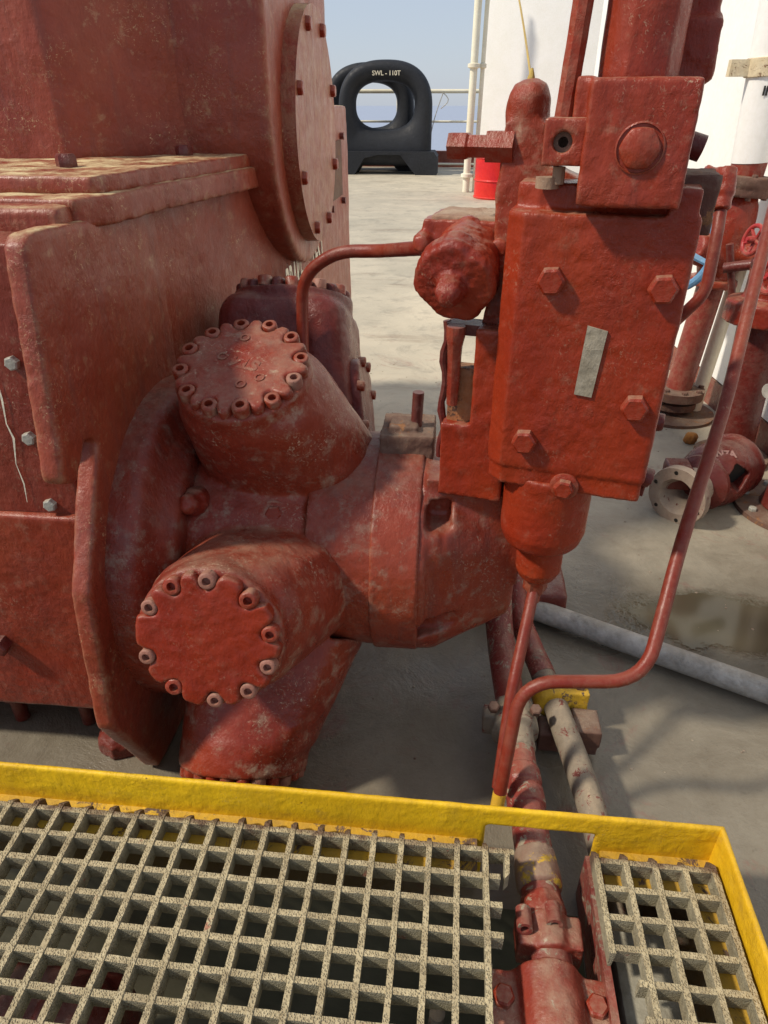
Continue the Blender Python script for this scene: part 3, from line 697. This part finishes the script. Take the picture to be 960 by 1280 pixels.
# ================================================================ DECK PIPES under the casing
t = thing('worn_hydraulic_pipe', 'worn red hydraulic pipe running forward under the yellow kerb through bolted couplings', 'pipe', (.17, .9, 0))
pp = [Vector((.115, 1.20, .30)), Vector((.125, 1.15, .12)), Vector((.148, .93, .075)), Vector((.165, .66, .075)), Vector((.186, .30, .075))]
b = bmesh.new(); tube(b, path(pp, .09, .015), .0285, 20); plain('pipe_run', b, m_worn, t, lump=.001, lscale=30)
def ringed(name, y0, prof, mat, n=28, ax=(.06, -1, 0), voxel=.003):
    x = .148+(.93-y0)*.062
    b = bmesh.new(); lathe(b, (x, y0, .075), ax, prof, n); return b, x
b, x = ringed('f', .945, [(0, .03), (.01, .043), (.035, .043), (.037, .036), (.042, .036), (.043, .044), (.065, .044), (.07, .032), (.10, .032), (.11, .029)], m_bare)
box(b, x-.055, x-.025, .895, .925, .05, .10)
cast('split_coupling', b, m_bare, t, .0035, 2, .0015, 50)
for dx in (-.038, .038): bolt(me_small, (x+dx, .90, .115), (0, -.3, 1), t, 0, .9)
b, x = ringed('s', .80, [(0, .031), (.03, .032), (.033, .028), (.04, .028), (.043, .032), (.075, .032), (.078, .027), (.11, .029), (.145, .029)], m_worn); cast('sleeve', b, m_worn, t, .003, 2, .001, 50)
b, x = ringed('y', .648, [(0, .031), (.03, .0335), (.055, .034), (.06, .03)], m_yellow_worn); cast('yellow_collar', b, m_yscrap, t, .003, 2, .001, 50, label='collar splashed with yellow paint')
b, x = ringed('n', .58, [(0, .03), (.02, .034), (.055, .034), (.06, .031)], m_orange, 8); cast('collar_nut', b, m_orange, t, .003, 2, .001, 50)
b, x = ringed('h', .55, [(0, .03), (.005, .034), (.05, .034), (.055, .025)], m_orange); box(b, x-.042, x+.046, .500, .545, .045, .098)
cast('split_clamp', b, m_orange, t, .003, 3, .0012, 50)
for px, py in ((655, 1155), (692, 1150)):
    p = at(px, py, Z=.105); b = bmesh.new(); hollow(b, p+Vector((0, .02, 0)), (0, -1, .15), [(0, .011), (.03, .011), (.03, .006), (0, .006)], 16); plain('bolt', b, m_worn, t)
b = bmesh.new(); a_ = at(690, 1250, Z=.11)
lathe(b, (a_.x, a_.y+.045, .078), (.06, -1, 0), [(0, .044), (.12, .044)], 32); box(b, a_.x-.075, a_.x+.075, a_.y-.09, a_.y+.04, .055, .092)
cast('pipe_saddle', b, m_orange, t, .004, 2, .001, 40)
for dx in (-.058, .058): bolt(me_hex, (a_.x+dx, a_.y+.005, .091), (0, 0, 1), t, 0, 1.05)

t = thing('grey_deck_pipe', 'paint-flecked grey pipe with yellow clamp running under the yellow kerb', 'pipe', (.25, .85, 0))
pp = [Vector((.155, 1.30, .2)), Vector((.175, 1.22, .08)), Vector((.229, .985, .072)), Vector((.272, .726, .068)), Vector((.292, .50, .03)), Vector((.30, .30, -.02))]
b = bmesh.new(); tube(b, path(pp, .09, .015), .0235, 20); plain('pipe_run', b, m_bare, t, lump=.0008, lscale=30)
b = bmesh.new(); tube(b, path(pp[:2]+[pp[1].lerp(pp[2], .8)], .09, .015), .0243, 20); plain('painted_length', b, m_worn, t, lump=.001)
b = bmesh.new(); lathe(b, (.221, 1.0, .075), (.16, -1, 0), [(0, .032), (.008, .036), (.04, .036), (.046, .03)], 24); box(b, .23, .295, .965, 1.0, .045, .10)
cast('yellow_clamp', b, m_yellow_worn, t, .0035, 2, .0012, 50); bolt(me_small, (.278, .985, .10), (0, 0, 1), t)
b = bmesh.new(); box(b, .20, .31, .90, .95, .012, .055); box(b, .262, .312, .90, .96, .03, .07); cast('pipe_bracket', b, m_rustfl, t, .004, 2, .001, 50)

b = bmesh.new(); s0 = at(650, 755, Z=.03); s1 = at(1010, 882, Z=.03)
o = None
hollow(b, s0, s1-s0, [(0, .0255), ((s1-s0).length, .0255), ((s1-s0).length, .021), (0, .021)], 28)
plain('scaffold_pipe', b, m_steel, cat='pipe', label='loose galvanised grey tube lying on the deck', loc=((s0+s1)/2))

# ================================================================ YELLOW KERB AND GRATINGS
K = thing('walkway_kerb', 'bright yellow painted angle-iron kerb framing the walkway grating', 'kerb', (0, .636, .1))
b = bmesh.new()
# rear leg, with a notch for the pipes
box(b, -1.6, .086, .634, .642, .004, .19); box(b, .084, .247, .634, .642, .152, .19); box(b, .245, .418, .634, .642, .004, .19)
cast('rear_flange', b, m_yellow, K, .0035, 1, .0006, 25)
b = bmesh.new(); box(b, .410, .418, -.3, .640, .004, .19); cast('side_flange', b, m_yellow, K, .0035, 1, .0006, 25)
b = bmesh.new(); box(b, -1.6, .075, .566, .636, .112, .118); plain('rear_ledge', b, m_yellow_worn, K)
b = bmesh.new(); box(b, .255, .412, .566, .636, .112, .118); plain('rear_ledge', b, m_yellow_worn, K)
b = bmesh.new(); box(b, .365, .412, -.3, .57, .1105, .1165); plain('side_ledge', b, m_yellow_worn, K)

def grating(name, label, xs, ys, y_end, x_lim, short=None, loc=(0, 0, 0)):
    G = thing(name, label, 'grating', loc, 0, None)
    for i, x in enumerate(xs):
        y1 = .617+random.uniform(-.003, .003); y0 = short[i] if short else y_end
        b = bmesh.new(); n = max(2, int((y1-y0)/.012))
        # tapered bar section, end tapered like a tooth
        secs = []
        for k in range(n+1):
            y = y1+(y0-y1)*k/n; w = .0040; zt = .15; 
            if k == 0: w = .0026; zt = .138
            j = lambda a: random.uniform(-a, a)
            secs.append([b.verts.new((x+sx*(w if top_ else .0024)+j(.00035), y, (zt+j(.00035)) if top_ else .119)) for sx, top_ in ((-1, 0), (-1, 1), (1, 1), (1, 0))])
        for A_, B_ in zip(secs, secs[1:]):
            for q in range(4): b.faces.new((A_[q], A_[(q+1) % 4], B_[(q+1) % 4], B_[q]))
        b.faces.new(secs[0]); b.faces.new(secs[-1][::-1])
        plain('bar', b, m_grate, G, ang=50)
    for j_, y in enumerate(ys):
        x0, x1 = x_lim(j_)
        b = bmesh.new(); n = max(2, int((x1-x0)/.012)); secs = []
        for k in range(n+1):
            x = x0+(x1-x0)*k/n; j = lambda a: random.uniform(-a, a)
            secs.append([b.verts.new((x, y+sy*(.0040 if top_ else .0024)+j(.00035), (.1485+j(.00035)) if top_ else .1195)) for sy, top_ in ((-1, 0), (-1, 1), (1, 1), (1, 0))])
        for A_, B_ in zip(secs, secs[1:]):
            for q in range(4): b.faces.new((A_[q], B_[q], B_[(q+1) % 4], A_[(q+1) % 4]))
        b.faces.new(secs[0][::-1]); b.faces.new(secs[-1])
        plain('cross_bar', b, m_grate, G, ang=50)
    return G
ys = [.5985-.0388*i for i in range(12)]
xl = [.084-.04*i for i in range(24)]
def lim(j):
    return (-.86, [.125, .104, .105, .105, .089, .089, .089][min(j, 6)])
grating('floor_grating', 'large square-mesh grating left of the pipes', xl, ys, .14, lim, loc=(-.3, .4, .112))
xr = [.24, .28, .32, .36, .40]
def lim2(j): return ((.2385 if j < 4 else .266), .4015)
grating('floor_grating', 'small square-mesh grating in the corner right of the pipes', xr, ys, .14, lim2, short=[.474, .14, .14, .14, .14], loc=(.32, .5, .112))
b = bmesh.new(); prism(b, [at(631, 1066, Z=.15), at(637, 1066, Z=.15), at(637, 1092, Z=.15), at(631, 1098, Z=.15)], (0, 0, -.03)); 
plain('grating_clip', b, m_grate, cat='clip', label='little grey metal clip at the corner of the large grating', loc=tuple(at(634, 1080, Z=.13)), bevel=.001)
# chipped screed under the right grating
b = bmesh.new(); vs = [b.verts.new((x, y, 0.072)) for x, y in ((.262, .55), (.33, .556), (.352, .54), (.356, .40), (.35, .25), (.262, .25))]; b.faces.new(vs)
r_ = bmesh.ops.extrude_face_region(b, geom=b.faces[:]); bmesh.ops.translate(b, vec=(0, 0, -.07), verts=[v for v in r_['geom'] if isinstance(v, bmesh.types.BMVert)])
plain('screed_patch', b, m_conc, kind='structure', bevel=.004, lump=.0015)
# kerb support angle by the pipes
b = bmesh.new(); box(b, .236, .246, .2, .632, .004, .105); plain('support_web', b, m_worn, K, bevel=.002)
# things down in the well
b = bmesh.new(); box(b, -.72, -.45, .25, .50, -.41, -.10); lathe(b, (-.50, .42, -.15), (0, 0, 1), [(0, .06), (.08, .06), (.1, .03)], 20)
cast('sunken_pump', b, m_dark, None, .009, 3, .003, 20, cat='pump', label='dark red pump body down under the left of the large grating', loc=(-.58, .38, -.41))
for i, (x, y, r) in enumerate(((.02, .50, .012), (-.02, .44, .016), (.055, .40, .010))):
    b = bmesh.new(); cyl(b, (x, y, -.415), (x+.01, y, -.12), r, n=16)
    plain('riser_pipe', b, (m_bare, m_bare, m_dark)[i], cat='pipe', label=('thin grey riser under the large grating, rearmost of three', 'thickest bare riser of the three under the large grating', 'thin red riser of the three under the large grating')[i], loc=(x, y, -.415), group='risers in the pipe well')

# ================================================================ BACKGROUND: chocks, rails, posts, wall
def make_chock(cx, cy, label, sc_=1.0):
    C = thing('panama_chock', label, 'chock', (cx, cy, 0), 0, 'black mooring chocks at the deck edge')
    b = bmesh.new(); W, Z0, Z1 = .80, .12, 1.70; zc = .97
    N = 96; K_ = 14; rings = []
    def outer(a):
        # flat-sided, round-topped outline
        ca, sa = math.cos(a), math.sin(a)
        if sa >= 0:
            q = (abs(ca)**2.5+abs(sa)**2.5)**(-1/2.5); return cx+W*q*ca, zc+(Z1-zc)*q*sa
        t_ = min(W/max(abs(ca), 1e-6), (zc-Z0)/abs(sa)); return cx+t_*ca, zc+t_*sa
    def inner(a):
        ca, sa = math.cos(a), math.sin(a); q = (abs(ca)**2.5+abs(sa)**2.5)**(-1/2.5); return cx-.01+.50*q*ca, zc+.07+.35*q*sa
    for i in range(N):
        a = 2*PI*i/N; ox, oz = outer(a); ix, iz = inner(a); ring = []
        D = .26
        for k in range(K_):
            s = k/K_*2*PI     # closed section: 0 = outer middle, pi = inner middle
            f = (1+math.cos(s))/2
            g = abs(math.sin(s))**.55*(1 if math.sin(s) >= 0 else -1)
            # inner lip flares, outer lip tight
            ring.append(b.verts.new((ix+(ox-ix)*f**.8, cy-D*g*(.85+.15*f), iz+(oz-iz)*f**.8)))
        rings.append(ring)
    for i in range(N):
        A_, B_ = rings[i], rings[(i+1) % N]
        for k in range(K_): b.faces.new((A_[k], A_[(k+1) % K_], B_[(k+1) % K_], B_[k]))
    for v in b.verts: v.co = Vector((cx, cy, 0))+(v.co-Vector((cx, cy, 0)))*sc_
    plain('chock_ring', b, m_black, C, ang=60)
    b = bmesh.new()
    q = [(-.86, 0), (-.52, 0), (-.34, .26), (-.10, .31), (.28, .31), (.46, .10), (.55, 0), (.92, 0), (.92, .28), (.86, .36), (-.86, .36)]
    prism(b, [Vector((cx+x*sc_, cy-.34, z_*sc_)) for x, z_ in q], (0, .68, 0))
    plain('base_foot', b, m_black, C, bevel=.02)
    text('lettering', 'SWL - 110T', .095, Matrix.Translation((cx-.20, cy-.27, 1.47)) @ Matrix.Rotation(PI/2, 4, 'X'), m_letter, C, .01)
    return C
make_chock(-1.36, 13.5, 'nearer black mooring chock with white SWL lettering, seen whole', 1.0)
make_chock(-1.72, 14.25, 'second black mooring chock mostly hidden behind the nearer one', 1.0)
R_ = thing('deck_railing', 'white three-bar railing at the deck edge behind the chocks', 'railing', (-2, 14.7, 0))
for py, r in ((114, .035), (152, .02), (205, .02)):
    z_ = at(560, py, Y=14.7).z; b = bmesh.new(); cyl(b, (-6, 14.7, z_), (1.5, 14.7, z_), r, n=10); plain('rail', b, m_cream, R_)
for x in (-5.5, -3.6, -1.25): b = bmesh.new(); cyl(b, (x, 14.7, 0), (x, 14.7, 1.4), .03, n=10); plain('post', b, m_cream, R_)
b = bmesh.new(); p0 = at(554, 116, Y=14.6); p1 = at(535, 196, Y=14.6)
tube(b, [p0.lerp(p1, i/12)+Vector((-.05*math.sin(PI*i/12), 0, 0)) for i in range(13)], .009, 6)
tube(b, [p0+Vector((.10*math.sin(i*.7), 0, -.05*i)) for i in range(6)], .009, 6)
plain('tied_line', b, m_steel, cat='rope', label='thin grey line tied to the top bar of the white railing', loc=tuple(p0))
# white superstructure wall
t = thing('superstructure_wall', 'tall white painted superstructure wall with red skirting along the right', 'wall', (.8, 5, 0))
W0 = Vector((.795, 5.2, 0)); W1 = Vector((1.30, .6, 0)); wd = (W1-W0).normalized(); wn = Vector((-wd.y, wd.x, 0))
if wn.x < 0: wn = -wn
def walls(z0, h, o_): 
    b = bmesh.new(); prism(b, [Vector((p.x, p.y, z0)) for p in (W0-wn*o_, W1-wn*o_, W1+wn*4, W0+wn*4)], (0, 0, h)); prism(b, [Vector((x, y-o_, z0)) for x, y in ((.215, 11.1), (1.6, 10.48), (6, 10.48), (6, 13), (.215, 13))], (0, 0, h)); return b
plain('wall_plating', walls(.11, 3.2, 0), m_white, t, bevel=.01)
plain('skirting', walls(0, .105, .004), m_skirt, t)
# two posts at the wall's end
def vpipe(name, label, cat, pb, pt, r, mat, coll=(), cm=None, group=None, rust=None):
    t = thing(name, label, cat, tuple(pb), 0, group); b = bmesh.new(); cyl(b, pb, pt, r, n=20); plain('pipe_run', b, mat, t)
    for z_ in coll:
        q = Vector(pb).lerp(Vector(pt), (z_-pb[2])/(pt[2]-pb[2])); b = bmesh.new(); lathe(b, q, Vector(pt)-Vector(pb), [(0, r*1.1), (.01, r*1.7), (.05, r*1.7), (.06, r*1.1)], 16); plain('collar', b, cm or mat, t)
    return t
pb = at(582, 240, Z=0); pt_ = Vector((pb.x+.03, pb.y, 2.6))
vpipe('white_post_pipe', 'thicker of the two slim white pipes at the far end of the white wall', 'pipe', pb, pt_, .048, m_cream, (.18, 1.46))
pb2 = pb+Vector((.115, .05, 0)); vpipe('white_post_pipe', 'thinner of the two slim white pipes at the far end of the white wall', 'pipe', pb2, pb2+Vector((.03, 0, 2.6)), .028, m_cream, (.18, 1.46))
# red drum
pd = at(592, 248, Z=0); rd = .30; o_ = (pd.x+rd, pd.y+.1, 0); D_ = thing('red_drum', 'bright red steel drum standing beside the white pipes', 'drum', o_)
b = bmesh.new(); lathe(b, o_, (0, 0, 1), [(0, rd), (.02, rd+.01), (.03, rd), (.20, rd), (.215, rd+.012), (.23, rd), (.46, rd), (.475, rd+.012), (.49, rd), (.66, rd), (.67, rd+.012), (.685, rd+.012), (.685, rd-.01), (.67, rd-.012)], 48); plain('shell', b, m_drum, D_)

# ---- right side: standing valve and pipes by the wall
t = thing('standing_valve', 'rusty red globe valve on a flanged deck pipe with white pipe above', 'valve', (.885, 2.65, 0))
B0 = Vector((.883, 2.65, 0)); tdir = Vector((.075, 0, 1)).normalized()
def al(z_): return B0+tdir*z_
b = bmesh.new(); cyl(b, al(.05), al(.56), .048, n=28); plain('lower_pipe', b, m_redpipe, t)
b = bmesh.new(); lathe(b, al(.0), (0, 0, 1), [(0, .16), (.012, .16), (.014, .05), (.03, .05), (.035, .085), (.06, .085), (.062, .05), (.075, .05), (.077, .105), (.11, .105), (.112, .06)], 36); plain('base_flange', b, m_rustfl, t, lump=.002)
for i in range(8): a = 2*PI*i/8; bolt(me_small, al(.11)+Vector((.085*math.cos(a), .085*math.sin(a), 0)), (0, 0, 1), t, 0, .9)
b = bmesh.new(); lathe(b, al(.52), tdir, [(0, .05), (.03, .065), (.10, .075), (.18, .082), (.25, .072), (.30, .052)], 32); cyl(b, al(.60)+Vector((-.02, -.02, 0)), al(.64)+Vector((-.12, -.06, 0)), .05); cyl(b, al(.62)+Vector((.12, -.07, -.01)), al(.64), .05)
lathe(b, al(.50), tdir, [(0, .085), (.03, .085)], 28)
cast('valve_body', b, m_red, t, .007, 4, .003, 25)
b = bmesh.new(); lathe(b, al(.80), tdir, [(0, .1), (.028, .1)], 32); lathe(b, al(.832), tdir, [(0, .105), (.03, .105)], 32); cast('top_flange', b, m_rustfl, t, .005, 1, .002, 40)
for i in range(8):
    a = 2*PI*i/8; bolt(me_small, al(.86)+Vector((.085*math.cos(a), .085*math.sin(a), 0)), tdir, t, 0, .8); bolt(me_small, al(.80)+Vector((.085*math.cos(a), .085*math.sin(a), 0)), -tdir, t, 0, .8)
b = bmesh.new(); cyl(b, al(.86), al(.92), .055, n=24); plain('red_spool', b, m_red, t)
P2 = al(.90); T2 = Vector((P2.x-.09, P2.y, 2.4)); b = bmesh.new(); cyl(b, P2, T2, .058, n=28); plain('white_pipe', b, m_white, t)
q = P2.lerp(T2, .16); b = bmesh.new(); lathe(b, q, T2-P2, [(0, .062), (.002, .066), (.05, .066), (.052, .062)], 28); box(b, q.x-.12, q.x-.05, q.y-.02, q.y+.01, q.z, q.z+.045); box(b, q.x+.05, q.x+.25, q.y-.02, q.y+.01, q.z, q.z+.045); plain('pipe_clamp', b, m_creamrust, t)
text('lettering', 'IF', .035, Matrix.Translation(P2+Vector((-.035, -.0585, .19))) @ Matrix.Rotation(PI/2, 4, 'X'), m_hole, t, .0005)
b = bmesh.new(); cyl(b, at(905, 335, Y=2.5), at(945, 330, Y=2.45), .017); cyl(b, at(912, 305, Y=2.5), at(915, 370, Y=2.5), .012); plain('yoke', b, m_dark, t)

def handwheel(name, label, c, d, R, r, mat, spokes=5):
    t = thing(name, label, 'handwheel', tuple(c)); d, u, v = axes(d)
    b = bmesh.new(); pts = [c+(u*math.cos(2*PI*i/40)+v*math.sin(2*PI*i/40))*R for i in range(41)]
    n = 10; rings = []
    for i in range(40):
        e_ = (u*math.cos(2*PI*i/40)+v*math.sin(2*PI*i/40)); rings.append([b.verts.new(c+e_*(R+r*math.cos(2*PI*k/n))+d*(r*math.sin(2*PI*k/n))) for k in range(n)])
    for i in range(40):
        A_, B_ = rings[i], rings[(i+1) % 40]
        for k in range(n): b.faces.new((A_[k], A_[(k+1) % n], B_[(k+1) % n], B_[k]))
    plain('rim', b, mat, t)
    for s in range(spokes):
        a = 2*PI*s/spokes+.4; b = bmesh.new(); cyl(b, c-d*.008, c+(u*math.cos(a)+v*math.sin(a))*R, r*.9, r*.7, n=8); plain('spoke', b, mat, t)
    b = bmesh.new(); lathe(b, c-d*.02, d, [(0, R*.25), (.03, R*.25), (.04, R*.15)], 16); plain('hub', b, mat, t)
    return t
handwheel('handwheel', 'pale blue handwheel half hidden behind the valve block', at(850, 312, D=2.05), (-1, -.8, .2), .112, .0125, m_blue)
handwheel('handwheel', 'red handwheel beside the rusty standing valve', at(941, 300, D=2.0), (-1, -.25, .2), .040, .0065, m_wheelred)
handwheel('handwheel', 'red handwheel cut by the right edge of the picture', at(966, 345, D=1.9), (-1, -.3, .2), .045, .008, m_wheelred)
# second upright pipe with flange, and big stand pipe
t = thing('upright_pipe', 'thick maroon upright pipe with square flange behind the loose valve', 'pipe', (1.0, 2.3, 0))
b = bmesh.new(); b0 = at(915, 560, Y=2.25); b0.z = 0; t0 = at(950, 405, Y=2.25); t0.z = .5; cyl(b, b0, t0, .066, n=28); plain('pipe_run', b, m_dark, t)
b = bmesh.new(); lathe(b, t0-Vector((0, 0, .02)), (0, 0, 1), [(0, .115), (.03, .115)], 28); lathe(b, t0+Vector((0, 0, .014)), (0, 0, 1), [(0, .115), (.03, .115), (.04, .07), (.15, .07)], 28); cast('flange', b, m_red, t, .006, 1, .002, 30)
b = bmesh.new(); lathe(b, b0, (0, 0, 1), [(0, .12), (.02, .12)], 28); plain('base_flange', b, m_rustfl, t)
t = thing('stand_pipe', 'large maroon stand pipe on a bolted disc at the right edge', 'pipe', (1.04, 1.93, 0))
s_ = Vector((1.065, 1.90, 0)); b = bmesh.new(); lathe(b, s_, (.08, 0, 1), [(0.01, .105), (.03, .10), (.12, .085), (.65, .08)], 32); plain('pipe_run', b, m_dark, t, ang=60)
b = bmesh.new(); lathe(b, s_, (0, 0, 1), [(0, .175), (.014, .175)], 40); plain('base_disc', b, m_rustfl, t, bevel=.002)
for i in range(8): a = 2*PI*(i+.3)/8; bolt(me_zinc, s_+Vector((.145*math.cos(a), .145*math.sin(a), .014)), (0, 0, 1), t, 0, 1.3)
b = bmesh.new(); q = at(960, 489, Y=1.8); cyl(b, q, q+Vector((.1, .05, 0)), .02, n=14); plain('cross_stud', b, m_steel, t, bevel=.004)
pb = at(866, 515, Z=0); vpipe('cream_vent_pipe', 'slim cream pipe leaning by the red skirting near the rusty flange', 'pipe', pb, Vector((pb.x+.05, pb.y+.02, .62)), .026, m_cream)
vpipe('white_tall_pipe', 'smooth white pipe at the far right edge beyond the red handwheel', 'pipe', at(945, 420, Y=2.75), Vector((1.03, 2.75, 1.9)), .04, m_white)
# loose flanged valve lying on the deck
F0 = at(845, 622, Y=1.80); F1 = at(925, 572, Y=2.06); fd = (F1-F0); fd.z *= .35; fl = fd.length; fd.normalize(); F0.z = .082
t = thing('loose_valve', 'discarded flanged valve lying on the deck with its open end facing us', 'valve', (F0.x, F0.y, 0))
b = bmesh.new(); hollow(b, F0, fd, [(0, .055), (0, .088), (.02, .090), (.024, .090), (.026, .062), (.10, .058), (.10, .032), (.05, .034)], 40); plain('open_flange', b, m_flpale, t, lump=.002, lscale=40)
for i in range(6):
    a = 2*PI*i/6+.3; d, u, v = axes(fd); b = bmesh.new(); cyl(b, F0+(u*math.cos(a)+v*math.sin(a))*.074-fd*.001, F0+(u*math.cos(a)+v*math.sin(a))*.074+fd*.01, .006, n=10); plain('bolt_hole', b, m_hole, t)
b = bmesh.new(); lathe(b, F0+fd*.09, fd, [(0, .04), (.01, .05), (.03, .075), (.04, .085), (.055, .085), (.06, .06)], 36); plain('middle_flange', b, m_dark, t, lump=.002)
for i in range(6): a = 2*PI*i/6; bolt(me_small, F0+fd*.128+(u*math.cos(a)+v*math.sin(a))*.066, -fd, t, 0, .8)
b = bmesh.new(); lathe(b, F0+fd*.14, fd, [(0, .06), (.02, .085), (.05, .098), (.10, .10), (.16, .095), (.17, .10), (.19, .10)], 36)
box(b, F0.x-.02, F0.x+.05, F0.y+.05, F0.y+.12, .08, .15)
_, u, v = axes(fd); cc = F0+fd*.235
cut = bmesh.new(); MC = Matrix.Translation(cc+Vector((.02, -.09, .03))) @ Matrix.Rotation(.6, 4, 'Y'); box(cut, -.03, .03, -.05, .05, -.03, .03, MC)
cast('body', b, m_dark, t, .005, 3, .0015, 30, cut=cut)
text('lettering', 'N7A', .030, Matrix.Translation(cc+Vector((-.045, -.062, .082))) @ Matrix.Rotation(math.radians(38), 4, 'X'), m_mark, t, .003)
b = bmesh.new(); q = cc+Vector((.02, .0, .02)); box(b, q.x-.035, q.x+.035, q.y-.05, q.y+.0, q.z-.03, q.z+.035); plain('dark_port', b, m_hole, t)
# orange scrap
b = bmesh.new(); q = at(863, 548, Z=.02); bmesh.ops.create_icosphere(b, subdivisions=3, radius=.022, matrix=Matrix.Translation(q) @ Matrix.Diagonal((1.1, .7, 1.2, 1)))
plain('rusty_scrap', b, M_paint("rust_orange", (.4, .17, .03), (.25, .1, .03), rough=.8), cat='scrap', label='small orange rusty lump on the deck by the cream pipe', loc=tuple(q), lump=.006, lscale=40)
b = bmesh.new(); rnd = random.Random(5)
for i in range(420):
    x = rnd.uniform(-.9, 1.0); y = rnd.uniform(.68, 3.2)
    r_ = rnd.choice((.001, .0015, .002, .003)) * (1+.3*y); a = rnd.uniform(0, PI); n_ = rnd.randint(4, 6); h = r_*rnd.uniform(.3, .8)
    lo = [b.verts.new((x+r_*rnd.uniform(.6, 1.2)*math.cos(a+2*PI*k/n_), y+r_*rnd.uniform(.6, 1.2)*math.sin(a+2*PI*k/n_), .0005)) for k in range(n_)]
    tp_ = b.verts.new((x, y, h))
    for k in range(n_): b.faces.new((lo[k], lo[(k+1) % n_], tp_))
plain('deck_grit', b, M_simple("rust_flakes", (.10, .05, .03), (.30, .26, .2), .9, 20), kind='stuff', label='rust flakes and grit scattered on the deck')
print('TRIS', sum(len(o.data.loop_triangles) if o.type == 'MESH' and not o.data.calc_loop_triangles() else 0 for o in bpy.data.objects))
